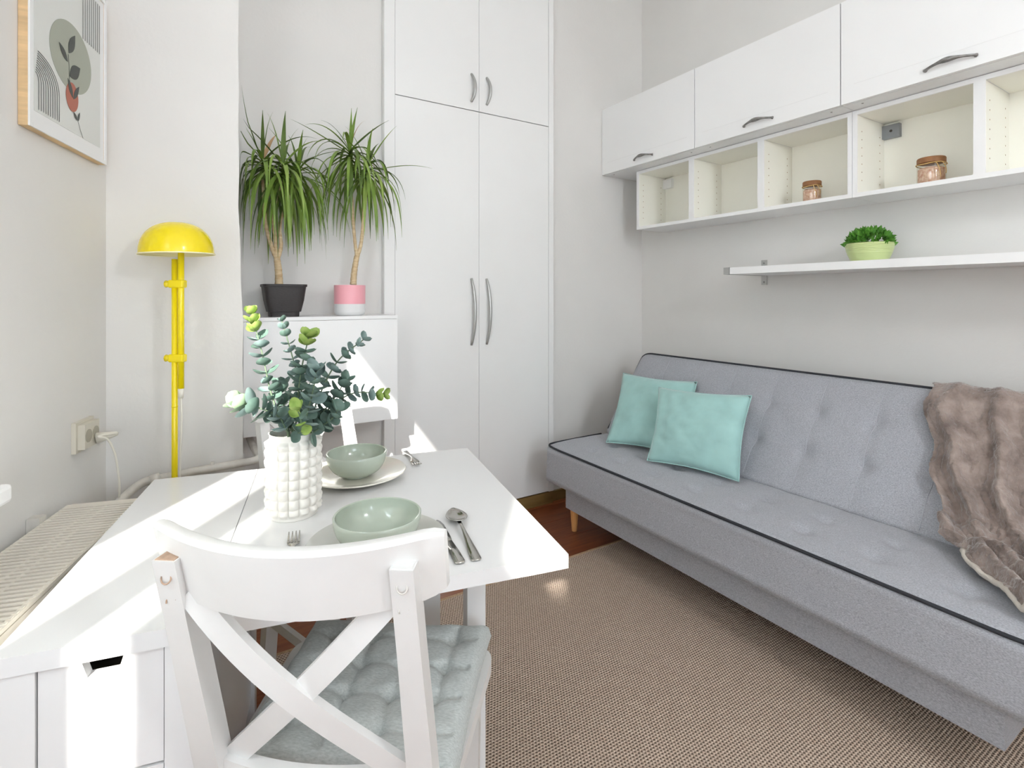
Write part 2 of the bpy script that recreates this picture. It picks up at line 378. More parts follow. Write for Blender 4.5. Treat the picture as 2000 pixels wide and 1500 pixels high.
bl = tag(box('sash_sun_blocker', W0 + 0.065, 1.675, 0.105, 0.108, Z0 + 0.08, Z1 - 0.09, M['blind'], None, bevel=0, mtx=LW), 'unseen white blind added to block sun at the far window sash', 'blind')  # added blind stops the sun through this part of the window
tb = tube('blind_tube', [LW @ Vector((W0 + 0.065, 0.105, Z1 - 0.075)), LW @ Vector((1.675, 0.105, Z1 - 0.075))], 0.018, M['winframe'], bl)
port_d = bpy.data.lights.new('window_portal', 'AREA'); port_d.shape = 'RECTANGLE'; port_d.size = W1 - W0; port_d.size_y = Z1 - Z0
port_d.cycles.is_portal = True
port = bpy.data.objects.new('window_portal', port_d); C.objects.link(port)
port.matrix_world = Matrix.Translation(LW @ Vector(((W0 + W1) / 2, T + 0.02, (Z0 + Z1) / 2))) @ WN.to_track_quat('-Z', 'Z').to_matrix().to_4x4()
struct(box('wall_sky_blocker', -9.0, 16.0, 6.0, 6.6, -6.0, 9.0, M['blocker'], bevel=0, mtx=LW))  # unseen wall added to cut the sky light reaching the left window
# glowing globe on a flex, added behind the camera as fill light
pd = thing('fill_globe', 'glowing globe added out of view as fill light', 'lamp', (1.15, -1.2, CH))
def emis(name, col, st):
    m = bpy.data.materials.new(name); m.use_nodes = True; b = m.node_tree.nodes['Principled BSDF']
    b.inputs['Base Color'].default_value = lin((245, 245, 240)); b.inputs['Emission Color'].default_value = col; b.inputs['Emission Strength'].default_value = st
    return m
lathe('canopy', [(0.055, -0.03), (0.06, -0.025), (0.06, -0.0005)], M['white'], pd, 32)
tube('flex', [(0, 0, -0.03), (0, 0, -1.04)], 0.004, M['cord'], pd, 8)
lathe('globe', [(max(.004, 0.17 * math.sin(math.pi * k / 20)), -1.20 - 0.17 * math.cos(math.pi * k / 20)) for k in range(21)], emis('fill_glow', (0.93, 0.97, 1.0, 1), 38.0), pd, 32)
# skirting boards
struct(box('baseboard_back', 1.884, RX, BY - 0.016, BY, 0, 0.06, M['skirting'], bevel=0.003))
struct(box('baseboard_right', RX - 0.016, RX, RY, BY - 0.016, 0, 0.06, M['skirting'], bevel=0.003))

# ================================================================== WARDROBE
WY = 2.564
wd = thing('built_in_wardrobe', 'tall white built-in wardrobe with four handled doors', 'wardrobe', (1.363, WY, 0))
def wb(name, x0, x1, y0, y1, z0, z1, m, par, bev=0.002): return box(name, x0 - 1.363, x1 - 1.363, y0 - WY, y1 - WY, z0, z1, m, par, bevel=bev)
wb('carcass', 0.846, 1.880, WY + 0.03, BY + 0.49, 0.002, 3.09, M['ward'], wd)
wb('side_trim', 0.838, 0.893, WY - 0.004, WY + 0.03, 0.075, 3.09, M['ward'], wd); wb('side_trim', 1.853, 1.888, WY - 0.004, WY + 0.03, 0.075, 3.09, M['ward'], wd)
wb('plinth', 0.838, 1.888, WY + 0.002, WY + 0.03, 0.0, 0.07, M['skirting'], wd)
ZS = 2.278
def bow_handle(par, x, z0, z1):
    pts = bez((x, -0.004, z0), (x, -0.034, z0 + (z1 - z0) * .25), (x, -0.034, z1 - (z1 - z0) * .25), (x, -0.004, z1), 16)
    side = 0.006
    pts = [p + Vector((side * math.sin(math.pi * i / 16) * 2, 0, 0)) for i, p in enumerate(pts)]
    tube('handle', pts, [0.0065 + 0.003 * math.sin(math.pi * i / 16) for i in range(17)], M['nickel'], par, 8)
for x0, x1, hx in ((0.895, 1.3760, 1.328), (1.3780, 1.8515, 1.424)):
    d = wb('door', x0, x1, WY - 0.002, WY + 0.018, 0.078, ZS - 0.0025, M['ward'], wd); bow_handle(d, hx - 1.363, 0.985, 1.352)
    d = wb('door', x0, x1, WY - 0.002, WY + 0.018, ZS + 0.0025, 3.08, M['ward'], wd); bow_handle(d, hx - 1.363, 2.325, 2.478)

# ================================================================== WALL CABINETS, right wall
ZC0, ZC1, CX = 2.047, 2.474, 2.31
for i, (lab) in enumerate(('small white lift-up wall cabinet in the corner beside the wardrobe', 'white lift-up wall cabinet, middle one of the upper row', 'white lift-up wall cabinet above the shelf with the larger jar')):
    y1 = 2.598 - i * 0.737; y0 = y1 - 0.735
    t = thing('wall_cabinet', lab, 'cabinet', (CX, (y0 + y1) / 2, ZC0), 0, 'lift-up cabinets of the upper row'); h = 0.3675
    box('body', 0.020, RX - CX - 0.001, -h, h, 0, ZC1 - ZC0, M['white'], t)
    d = box('door', 0, 0.018, -h + 0.0015, h - 0.0015, 0.001, ZC1 - ZC0, M['white'], t, bevel=0.0015)
    # shaker groove line near the lower edge
    box('door_groove', -0.0006, 0.0005, -h + 0.05, h - 0.05, 0.072, 0.0735, M['ward'], d, bevel=0)
    pts = catmull([(-0.002, -0.075, 0.035), (-0.012, -0.065, 0.037), (-0.024, -0.03, 0.042), (-0.028, 0, 0.043), (-0.024, 0.03, 0.042), (-0.012, 0.065, 0.037), (-0.002, 0.075, 0.035)], 5)
    n = len(pts)
    hd = tube('handle', pts, [0.0045 + 0.0058 * math.exp(-((k / (n - 1) - .5) / .14) ** 2) + 0.003 * math.exp(-((abs(k / (n - 1) - .5) - .46) / .05) ** 2) for k in range(n)], M['pewter'], d, 8)
    for yy in (-h + 0.06, h - 0.06):
        lathe('screw_cap', [(0.004, -0.0012), (0.004, 0.0005)], M['pewter'], t, 10, (0.05, yy, 0))
# open shelf boxes below
SX, SZ0, SZ1 = 2.423, 1.676, 2.045
def open_unit(y_far, nb, lab, extra_metal):
    pitch = 0.4225; L = pitch * nb; y_near = y_far - L
    t = thing('open_shelf_unit', lab, 'shelf', (SX, (y_near + y_far) / 2, SZ0), 0, 'open shelf units under the wall cabinets')
    D = RX - SX - 0.001; hh = L / 2 - 0.0008; H_ = SZ1 - SZ0
    box('bottom_panel', 0, D, -hh, hh, 0, 0.018, M['white'], t, bevel=0.001); box('top_panel', 0, D, -hh, hh, H_ - 0.018, H_, M['white'], t, bevel=0.001)
    box('back_panel', D - 0.006, D, -hh, hh, 0.018, H_ - 0.018, M['cream'], t, bevel=0)
    for k in range(nb + 1):
        yc = hh - k * pitch if k < nb else -hh
        w0, w1 = (yc - 0.018, yc) if k == 0 else ((yc, yc + 0.018) if k == nb else (yc - 0.017, yc + 0.017))
        p = box('upright', 0.0, D - 0.006, w0, w1, 0.018, H_ - 0.018, M['white'], t, bevel=0.0008)
        # cream inner faces are thin laminate sheets, pin holes drilled in them
        for s_, yy in ((-1, w0), (1, w1)):
            if (k == 0 and s_ == 1) or (k == nb and s_ == -1): continue
            box('laminate', 0.004, D - 0.006, min(yy, yy + s_ * 0.0006), max(yy, yy + s_ * 0.0006), 0.019, H_ - 0.019, M['cream'], p, bevel=0)
            if s_ == -1:
                bm = bmesh.new()
                for xx in (0.04, D - 0.05):
                    for j in range(7):
                        bmesh.ops.create_cone(bm, cap_ends=True, segments=8, radius1=0.0026, radius2=0.0026, depth=0.0006,
                                              matrix=Matrix.Translation((xx, yy - 0.0009, 0.075 + j * 0.035)) @ Matrix.Rotation(R(90), 4, 'X'))
                ph = from_bm('pin_holes', bm, M['worn'], p); ph['kind'] = 'stuff'
    for k in range(nb):
        yc = hh - k * pitch
        box('laminate', 0.004, D - 0.006, yc - pitch + 0.02, yc - 0.02, H_ - 0.0188, H_ - 0.0181, M['cream'], t, bevel=0)
    if extra_metal is not None:
        for k, mm in extra_metal:
            yc = hh - k * pitch - (0.017 if k else 0.018)
            b_ = box('hanging_bracket', D - 0.03, D - 0.0065, yc - 0.068, yc - 0.001, H_ - 0.09, H_ - 0.032, mm, t, bevel=0.002)
            if mm is M['zinc']:
                lathe('bracket_hole', [(0.006, 0), (0.006, 0.001)], M['dark'], b_, 12)
                c_ = b_.children[0]; c_.matrix_local = Matrix.Translation((D - 0.0305, yc - 0.036, H_ - 0.06)) @ Matrix.Rotation(R(90), 4, 'Y')
    return t
open_unit(2.400, 3, 'white three-bay open shelf box unit nearest the wardrobe corner', [(0, M['white'])])
open_unit(1.1325, 3, 'white open shelf box unit with a metal bracket and larger jar', [(0, M['zinc'])])

# candle jars
def jar(px, py, y_top, X, rad, lab):
    r = ray(px, py); t_ = X / r.x; P = Vector((0, 0, 1.25)) + r * t_
    z0 = SZ0 + 0.0185; h = (1.25 + t_ * (580 - y_top) / 1020) - z0
    t = thing('candle_jar', lab, 'jar', (X, P.y, z0), R(200), 'twine-tied jars in the open shelves')
    lathe('glass_jar', [(rad * .9, 0.0005), (rad, 0.006), (rad, h * .72), (rad * .9, h * .8), (rad * .9, h * .86)], M['jarglass'], t, 28)
    lathe('filling', [(rad * .86, 0.004), (rad * .93, 0.01), (rad * .93, h * .60), (rad * .8, h * .64)], M['amber'], t, 24)
    lathe('lid', [(rad * .96, h * .80), (rad * 1.0, h * .81), (rad * 1.0, h * .97), (rad * .95, h)], M['cork'], t, 28)
    ring = [(rad * 1.04 * math.cos(a), rad * 1.04 * math.sin(a), h * .76 + 0.002 * math.sin(3 * a)) for a in [2 * math.pi * k / 24 for k in range(25)]]
    tw = tube('twine', ring, 0.0022, M['twine'], t, 6)
    for a, dz in ((0.2, .55), (0.55, .42)):
        tube('twine_end', bez((rad * 1.04 * math.cos(a), rad * 1.04 * math.sin(a), h * .76), (rad * 1.5 * math.cos(a), rad * 1.5 * math.sin(a), h * .8), (rad * 1.5 * math.cos(a + .2), rad * 1.5 * math.sin(a + .2), h * .5), (rad * 1.25 * math.cos(a + .3), rad * 1.25 * math.sin(a + .3), h * (.76 - dz)), 8), 0.0016, M['twine'], tw, 5)
jar(1586, 371, 355, 2.53, 0.040, 'small glass jar tied with twine, in the shelf bay nearer the corner')
jar(1819, 330, 309, 2.53, 0.047, 'larger glass jar tied with twine, in the bay with the metal bracket')

# ================================================================== WALL SHELF with bracket
HZ0, HZ1 = 1.366, 1.400
sh = thing('wall_shelf', 'long thin white wall shelf with grey metal brackets above the sofa', 'shelf', (RX, 0.85, HZ0))
box('board', -0.327, -0.006, 0.675 - 0.85 - 0.95, 1.675 - 0.85, 0, HZ1 - HZ0, M['white'], sh, bevel=0.002)
for yb in (1.693, 0.02):
    bm = bmesh.new(); yy = yb - 0.85
    if yb > 1: add_box(bm, -0.329, -0.003, yy - 0.0165, yy + 0.017, -0.001, HZ1 - HZ0 + 0.001)
    else: add_box(bm, -0.30, -0.003, yy - 0.014, yy + 0.014, -0.006, -0.0005)
    from_bm('bracket_arm', bm, M['nickel'], sh, bevel=0.002)
    bm = bmesh.new(); add_box(bm, -0.005, -0.0005, yy - 0.016, yy + 0.016, -0.05, 0.085)
    bp_ = from_bm('bracket_plate', bm, M['nickel'], sh, bevel=0.001)
    for zz in (-0.035, 0.068):
        lathe('screw', [(0.005, 0), (0.004, 0.0015)], M['pewter'], bp_, 10)
        bp_.children[-1].matrix_local = Matrix.Translation((-0.0051, yy, zz)) @ Matrix.Rotation(R(-90), 4, 'Y')
# small green plant
PX = Vector((2.50, 1.10, HZ1 + 0.0005))
gp = thing('potted_herb', 'small bushy green plant in a ribbed lime green bowl pot', 'plant', PX)
prof = [(0.055, 0), (0.068, 0.004)]
for k in range(22):
    u = k / 21; prof.append((0.068 + 0.021 * math.sin(u * math.pi / 2) + 0.0018 * (k % 2), 0.006 + 0.074 * u))
prof += [(0.085, 0.081), (0.080, 0.07), (0.07, 0.064)]
lathe('pot', prof, M['lime'], gp, 40)
lathe('soil', [(0.078, 0.066), (0.06, 0.075), (0.01, 0.08)], M['soil'], gp, 20)
bm = bmesh.new(); rnd = random.Random(3)
for k in range(420):
    a = rnd.uniform(0, 2 * math.pi); el = math.acos(rnd.uniform(0.0, 1)); rr = rnd.uniform(0.78, 1.0)
    d = Vector((math.sin(el) * math.cos(a), math.sin(el) * math.sin(a), math.cos(el)))
    c = Vector((d.x * 0.092 * rr, d.y * 0.092 * rr, 0.074 + d.z * 0.074 * rr))
    up = (d + Vector((rnd.gauss(0, .35), rnd.gauss(0, .35), rnd.gauss(.3, .3)))).normalized()
    s_ = up.cross(Vector((rnd.gauss(0, 1), rnd.gauss(0, 1), rnd.gauss(0, 1)))).normalized(); n_ = s_.cross(up)
    L = rnd.uniform(0.018, 0.032); w_ = L * .34
    v = [bm.verts.new(c - up * L * .4), bm.verts.new(c + s_ * w_ + n_ * .002), bm.verts.new(c + up * L * .6), bm.verts.new(c - s_ * w_ + n_ * .002)]
    bm.faces.new(v[:3]); bm.faces.new([v[0], v[2], v[3]])
fo = from_bm('foliage', bm, M['herb'], gp); fo['kind'] = 'stuff'

# ================================================================== SOFA
sf = thing('sofa', 'grey melange sofa bed with charcoal piping and wooden legs', 'sofa', (2.0, 1.36, 0))
SO = Vector((2.0, 1.36, 0))
Y0, Y1 = 0.33, 2.315
def tuft(u, v, nu, nv):     # dimple and seam depth, u,v in 0..1
    d = 0
    for i in range(1, nu):
        d += 0.0035 * math.exp(-((u - i / nu) * nu * 9) ** 2)
        for j in range(1, nv):
            rr = ((u - i / nu) * nu * 1.0) ** 2 + ((v - j / nv) * nv * 1.0) ** 2
            d += 0.017 * math.exp(-rr / 0.030)
    return d
def soft_slab(name, prof, face, ny, disp):
    # prof: closed list of (x,z) ; face: per point weight and parameter v for the tufted face
    rows = []
    cx = sum(p[0] for p in prof) / len(prof); cz = sum(p[1] for p in prof) / len(prof)
    for i in range(ny + 1):
        u = i / ny; e = min(u, 1 - u) * (Y1 - Y0); k = 1 - 0.05 * (1 - min(1, e / 0.03)) ** 2
        row = []
        for (x, z), (nx, nzz, v, w) in zip(prof, face):
            dd = disp(u, v) * w if w else 0
            row.append(Vector((cx + (x - cx) * k - nx * dd, Y0 + (Y1 - Y0) * u, cz + (z - cz) * k - nzz * dd)) - SO)
        rows.append(row)
    return grid_mesh(name, rows, M['sofa'], sf, close_u=True, caps=True)
def line(a, b, n): return [(a[0] + (b[0] - a[0]) * i / n, a[1] + (b[1] - a[1]) * i / n) for i in range(n)]
def arc(c, r, a0, a1, n): return [(c[0] + r * math.cos(R(a0 + (a1 - a0) * i / n)), c[1] + r * math.sin(R(a0 + (a1 - a0) * i / n))) for i in range(n)]
# seat
ft, rt = (1.660, 0.445), (2.20, 0.452)
prof = line((1.645, 0.262), (1.652, 0.43), 8) + line((1.652, 0.43), (1.672, 0.447), 3) + line((1.672, 0.447), rt, 40) + line(rt, (2.20, 0.262), 4) + line((2.20, 0.262), (1.645, 0.262), 8)
face = []
for (x, z) in prof:
    if z > 0.444 and x < 2.199: face.append((0, 1, (x - 1.65) / 0.44, smooth01((x - 1.67) / 0.06)))
    elif x < 1.66 and 0.27 < z < 0.42: face.append((1, 0, -1, 1))
    else: face.append((0, 0, 0, 0))
def seat_d(u, v):
    if v < 0: return -0.006 * math.sin(math.pi * u) + 0.003 * noise.noise(Vector((u * 14, 3, 0)))
    return tuft(u, min(v, 1.2), 9, 3) - 0.006 * math.sin(math.pi * min(1, v)) + 0.003 * noise.noise(Vector((u * 12, v * 4, 1)))
soft_slab('seat', prof, face, 220, seat_d)
# backrest
b0, b1 = Vector((2.085, 0.0, 0.452)), Vector((2.40, 0.0, 0.905)); bd = (b1 - b0).normalized(); bn = Vector((-bd.z, 0, bd.x))   # bn points to the room
BL = (b1 - b0).length
def bp2(s, d): p = b0 + bd * s - bn * d; return (p.x, p.z)
prof = [bp2(BL * i / 40, 0.0) for i in range(39)] + [bp2(BL - 0.004, 0.003), bp2(BL, 0.012)] + [bp2(BL + 0.004, 0.05), bp2(BL, 0.10), bp2(BL - 0.03, 0.125)] + [bp2(BL * (1 - i / 8), 0.125) for i in range(1, 9)]
face = []
for i in range(len(prof)):
    if i < 39: v = i / 40; face.append((bn.x, bn.z, v, smooth01((1 - v) / 0.06)))
    else: face.append((0, 0, 0, 0))
soft_slab('backrest', prof, face, 240, lambda u, v: tuft(u, v, 9, 3) - 0.008 * math.sin(math.pi * v) + 0.003 * noise.noise(Vector((u * 12, v * 4, 5))))
# stitched seam lines
for i in range(1, 9):
    yy = Y0 + (Y1 - Y0) * i / 9; ln_ = []
    for k in range(1, 39):
        v = k / 40; q = bp2(BL * v, 0)
        d_ = (tuft(i / 9, v, 9, 3) - 0.008 * math.sin(math.pi * v) + 0.003 * noise.noise(Vector((i / 9 * 12, v * 4, 5)))) * smooth01((1 - v) / 0.06)
        ln_.append(Vector((q[0], yy, q[1])) - bn * (d_ - 0.0002) - SO)
    tube('seam', ln_, 0.0013, M['seamlight'], sf, 5)
# piping
wv = lambda u: 0.003 * noise.noise(Vector((u * 9, 7, 0)))
pp = [(2.05, Y1 - 0.002, 0.452), (1.80, Y1 - 0.002, 0.451), (1.70, Y1 - 0.004, 0.449), (1.672, Y1 - 0.012, 0.447), (1.660, Y1 - 0.04, 0.445)]
pp += [(1.657 + wv(k), Y1 - 0.05 - (Y1 - Y0 - 0.1) * k / 30, 0.443 + wv(k + 40)) for k in range(1, 30)]
pp += [(1.660, Y0 + 0.04, 0.445), (1.672, Y0 + 0.012, 0.447), (1.75, Y0 + 0.003, 0.450), (2.05, Y0 + 0.002, 0.452)]
tube('piping', [Vector(p) - SO for p in catmull(pp, 3)], 0.0055, M['piping'], sf, 8)
def bq(s, d, y_): p = bp2(s, d); return Vector((p[0], y_, p[1])) - SO
pp = [bq(0.03, 0.004, Y1 - 0.002), bq(BL * .5, 0.004, Y1), bq(BL * .88, 0.004, Y1), bq(BL * .97, 0.004, Y1 - 0.01), bq(BL, 0.004, Y1 - 0.05)]
pp += [bq(BL + 0.001 + wv(k + 11) * .8, 0.004, Y1 - 0.05 - (Y1 - Y0 - 0.1) * k / 30) for k in range(1, 30)]
pp += [bq(BL, 0.004, Y0 + 0.05), bq(BL * .97, 0.004, Y0 + 0.01), bq(BL * .88, 0.004, Y0), bq(0.03, 0.004, Y0 + 0.002)]
tube('piping', catmull(pp, 3), 0.0055, M['piping'], sf, 8)
box('base', 1.722 - 2, 2.50 - 2, 0.455 - 1.36, 2.225 - 1.36, 0.122, 0.261, M['sofa'], sf, bevel=0.012, seg=3)
box('back_support', 2.22 - 2, 2.46 - 2, 0.47 - 1.36, 2.21 - 1.36, 0.262, 0.46, M['sofa'], sf, bevel=0.01)
for lx, ly, lz in ((1.757, 2.195, 0), (2.44, 2.195, 0), (2.06, 0.58, 0.0075), (2.44, 0.50, 0)):
    lathe('leg', [(0.013, lz), (0.014, lz + 0.003), (0.022, 0.119), (0.022, 0.1215)], M['beech'], sf, 20, (lx - 2, ly - 1.36, 0))

# pillows
def pillow(tl, tr, br, bl_, thick, lab, nrm, seed, loc):
    tl, tr, br, bl_ = map(Vector, (tl, tr, br, bl_)); n = 26; nr = Vector(nrm).normalized()
    def P(u, v, s):
        # pinched sides
        uu = u + 0.035 * math.sin(math.pi * v) * (0.5 - u) * 2 * (1 if True else 0); vv = v + 0.035 * math.sin(math.pi * u) * (0.5 - v) * 2
        p = (tl * (1 - uu) + tr * uu) * (1 - vv) + (bl_ * (1 - uu) + br * uu) * vv
        b = (max(0, math.sin(math.pi * u)) * max(0, math.sin(math.pi * v))) ** 0.45
        w = 0.008 * noise.noise(Vector((u * 5, v * 5, seed))) * b + 0.010 * noise.noise(Vector((u * 11, v * 11, seed + 3))) * min(1, 6 * min(u, 1 - u, v, 1 - v) + .2) 
        return p + nr * (s * thick * b + w * s) - Vector(loc)
    bm = bmesh.new(); F = {}; B = {}
    for i in range(n + 1):
        for j in range(n + 1):
            u, v = i / n, j / n; F[i, j] = bm.verts.new(P(u, v, 1))
            B[i, j] = F[i, j] if i in (0, n) or j in (0, n) else bm.verts.new(P(u, v, -0.8))
    for i in range(n):
        for j in range(n):
            bm.faces.new([F[i, j], F[i + 1, j], F[i + 1, j + 1], F[i, j + 1]]); bm.faces.new([B[i, j], B[i, j + 1], B[i + 1, j + 1], B[i + 1, j]])
    t = thing('throw_pillow', lab, 'pillow', loc, 0, 'mint pillows on the sofa')
    from_bm('pillow_body', bm, M['mint'], t, smooth=True)
    e = [P(i / n, 0, 0) for i in range(n)] + [P(1, i / n, 0) for i in range(n)] + [P(1 - i / n, 1, 0) for i in range(n)] + [P(0, 1 - i / n, 0) for i in range(n)]
    tube('seam', e + [e[0]], 0.0025, M['mint'], t, 6)
pillow((2.19, 2.275, 0.80), (2.29, 1.83, 0.80), (2.06, 1.70, 0.475), (1.915, 2.12, 0.468), 0.066, 'mint green cushion at the sofa corner, behind the other one', (-0.75, -0.15, 0.55), 1, (2.1, 1.98, 0.46))
pillow((2.07, 1.895, 0.785), (2.185, 1.445, 0.800), (1.985, 1.372, 0.468), (1.868, 1.780, 0.468), 0.072, 'mint green cushion in front, overlapping the other one', (-0.72, -0.2, 0.5), 2, (2.03, 1.62, 0.46))

# throw blanket: over the backrest, down onto the seat
def blanket():
    path = []          # (x, z, nx, nz)
    top = b0 + bd * (BL + 0.010) - bn * 0.0
    rear = b0 + bd * (BL - 0.10) - bn * 0.145
    key = [(rear.x, rear.z)]
    r2 = b0 + bd * (BL + 0.0) - bn * 0.145; key.append((r2.x, r2.z))
    r3 = b0 + bd * (BL + 0.022) - bn * 0.09; key.append((r3.x, r3.z))
    r4 = b0 + bd * (BL + 0.022) - bn * 0.02; key.append((r4.x, r4.z))
    for s in (0.97, .8, .6, .4, .22, .11): p = b0 + bd * (BL * s) + bn * 0.020; key.append((p.x, p.z))
    key += [(2.035, 0.480), (1.98, 0.472), (1.90, 0.472), (1.82, 0.470), (1.745, 0.468)]
    K = catmull([(k[0], 0, k[1]) for k in key], 8); n = len(K)
    nrm = []
    for i in range(n):
        d = (K[min(i + 1, n - 1)] - K[max(i - 1, 0)]).normalized(); nn = Vector((d.z, 0, -d.x)); nrm.append(nn if (nn.x < 0 or nn.z > 0.3) else -nn)
    ny = 90; rows = []; rowsb = []
    for i in range(n):
        s = i / (n - 1)
        yl = 0.838 + 0.0 * s
        if s < 0.25: yl = 0.842
        elif s < 0.72: yl = 0.842 - 0.155 * smooth01((s - .25) / .47) + 0.012 * math.sin(s * 40)
        else: yl = 0.687 - 0.27 * ((s - .72) / .28) ** 1.1 + 0.008 * math.sin(s * 46)
        yr = 0.30 if s < .7 else 0.30 - 0.0 * s
        row = []
        for j in range(ny + 1):
            u = j / ny; y_ = yl + (yr - yl) * u
            amp = 0.010 + 0.034 * smooth01((s - .2) / .3)
            w = u * 4.2 + 0.5 * math.sin(s * 5) + 0.35 * noise.noise(Vector((u * 3, s * 4, 2)))
            f = (1 - abs(math.sin(math.pi * w))) ** 1.6 + 0.75 * (0.5 + 0.5 * noise.noise(Vector((u * 7, s * 10, 4)))) + 0.25 * noise.noise(Vector((u * 34, s * 44, 8)))
            if s > .66: f += 0.3 * (0.5 + 0.5 * math.sin(s * 48 + u * 6 + 2 * noise.noise(Vector((u * 4, s * 6, 1)))))
            h = max(0.0, amp * f) 
            jit = 0.006 * noise.noise(Vector((s * 40, u * 6, 11)))
            x_, z_ = K[i].x, K[i].z
            if y_ < 0.405: z_ -= 0.0
            row.append(Vector((x_, y_ + jit, z_)) + nrm[i] * h)
        rows.append(row)
    t = thing('throw_blanket', 'brown faux fur throw draped over the sofa backrest', 'blanket', (2.2, 0.6, 0.47))
    O = Vector((2.2, 0.6, 0.47))
    o = grid_mesh('fur_side', [[p - O for p in r] for r in rows], M['fur'], t)
    md = o.modifiers.new('thick', 'SOLIDIFY'); md.thickness = 0.006; md.offset = 1
    sub = o.modifiers.new('sub', 'SUBSURF'); sub.levels = 1; sub.render_levels = 2
    tx = bpy.data.textures.new('fur_clumps', 'CLOUDS'); tx.noise_scale = 0.012; tx.noise_depth = 2
    dm = o.modifiers.new('clumps', 'DISPLACE'); dm.texture = tx; dm.strength = 0.007; dm.mid_level = 0.3; dm.texture_coords = 'LOCAL'
    # cream underside showing as a rolled hem along the front edge
    hem = [rows[i][0] - O + Vector((0, 0.004, -0.004)) for i in range(int(n * .80), n)] + [rows[-1][j] - O + Vector((-0.006, 0, -0.002)) for j in range(0, ny + 1, 3)]
    tube('sherpa_hem', hem, 0.008, M['fur_edge'], t, 8)
blanket()

# ================================================================== RUG
rg = thing('sisal_rug', 'large beige brown woven sisal rug between table and sofa', 'rug', (1.2, 0.8, 0))
box('weave', 0.22 - 1.2, 2.18 - 1.2, -0.95 - 0.8, 1.968 - 0.8, 0.0005, 0.007, M['rug'], rg, bevel=0.002)
box('binding', 0.22 - 1.2, 2.18 - 1.2, 1.966 - 0.8, 1.978 - 0.8, 0.0005, 0.008, M['rugedge'], rg, bevel=0.003)
box('binding', 0.208 - 1.2, 0.222 - 1.2, -0.95 - 0.8, 1.978 - 0.8, 0.0005, 0.008, M['rugedge'], rg, bevel=0.003)

# ================================================================== GATELEG TABLE
TT = R(-12.0); TZ = 0.74
tbl = thing('gateleg_table', 'white gateleg dining table with drawers and one leaf raised', 'table', (0.282, 1.293, 0), TT)
hw, hd, xs = 0.4505, 0.3875, -0.1885
box('center_top', -hw, xs - 0.0008, -hd, hd, TZ - 0.028, TZ, M['table'], tbl, bevel=0.0025)
box('leaf', xs + 0.0008, hw, -hd, hd, TZ - 0.028, TZ, M['table'], tbl, bevel=0.0025)
# centre unit
ux0, ux1, uy0, uy1 = -hw + 0.008, xs - 0.004, -hd + 0.004, hd - 0.004
for sx in (0, 1):
    for sy in (0, 1):
        x0 = ux0 if sx == 0 else ux1 - 0.045; y0 = uy0 if sy == 0 else uy1 - 0.045
        box('leg', x0, x0 + 0.045, y0, y0 + 0.045, 0.0, TZ - 0.0285, M['table'], tbl, bevel=0.002)
for x0 in (ux0 + 0.01, ux1 - 0.022):
    box('side_panel', x0, x0 + 0.012, uy0 + 0.045, uy1 - 0.045, 0.10, TZ - 0.0285, M['table'], tbl, bevel=0.001)
dx0, dx1 = ux0 + 0.047, ux1 - 0.047
for face_y, sgn in ((uy0, 1), (uy1, -1)):
    for k in range(3):
        z1 = TZ - 0.032 - k * 0.180; z0 = z1 - 0.175; xm = (dx0 + dx1) / 2
        pts = [(dx0, z0), (dx1, z0), (dx1, z1), (xm + 0.026, z1), (xm + 0.019, z1 - 0.024), (xm - 0.019, z1 - 0.024), (xm - 0.026, z1), (dx0, z1)]
        d = prism('drawer', pts, face_y + sgn * 0.004, face_y + sgn * 0.022, M['table'], tbl, bevel=0.0012)
        box('drawer_box', dx0 + 0.008, dx1 - 0.008, min(face_y + sgn * 0.024, face_y + sgn * 0.36), max(face_y + sgn * 0.024, face_y + sgn * 0.36), z0 + 0.01, z1 - 0.045, M['dark'], d, bevel=0)  # coloured dark to stand in for shade inside the handle cut-out
# folded leaf hanging on the radiator side
box('hanging_leaf', -hw - 0.026, -hw - 0.002, -hd, hd, 0.07, TZ - 0.032, M['table'], tbl, bevel=0.0025)
# swing gate carrying the raised leaf
RUGT = 0.0085
def gate(y_h, x_l, y_l, wl):
    box('gate_leg', x_l - wl / 2, x_l + wl / 2, y_l - 0.020, y_l + 0.020, RUGT, TZ - 0.0285, M['table'], tbl, bevel=0.002)
    d = Vector((x_l - wl / 2 - xs, y_l - y_h)); a = math.atan2(d.y, d.x)
    for z0, z1 in ((TZ - 0.085, TZ - 0.03), (0.09, 0.135)):
        box('gate_rail', 0.0, d.length - 0.003, -0.011, 0.011, z0, z1, M['table'], tbl, bevel=0.002, mtx=Matrix.Translation((xs, y_h, 0)) @ Matrix.Rotation(a, 4, 'Z'))
gate(0.02, 0.3375, -0.10, 0.045)
gate(0.10, 0.2575, 0.035, 0.042)

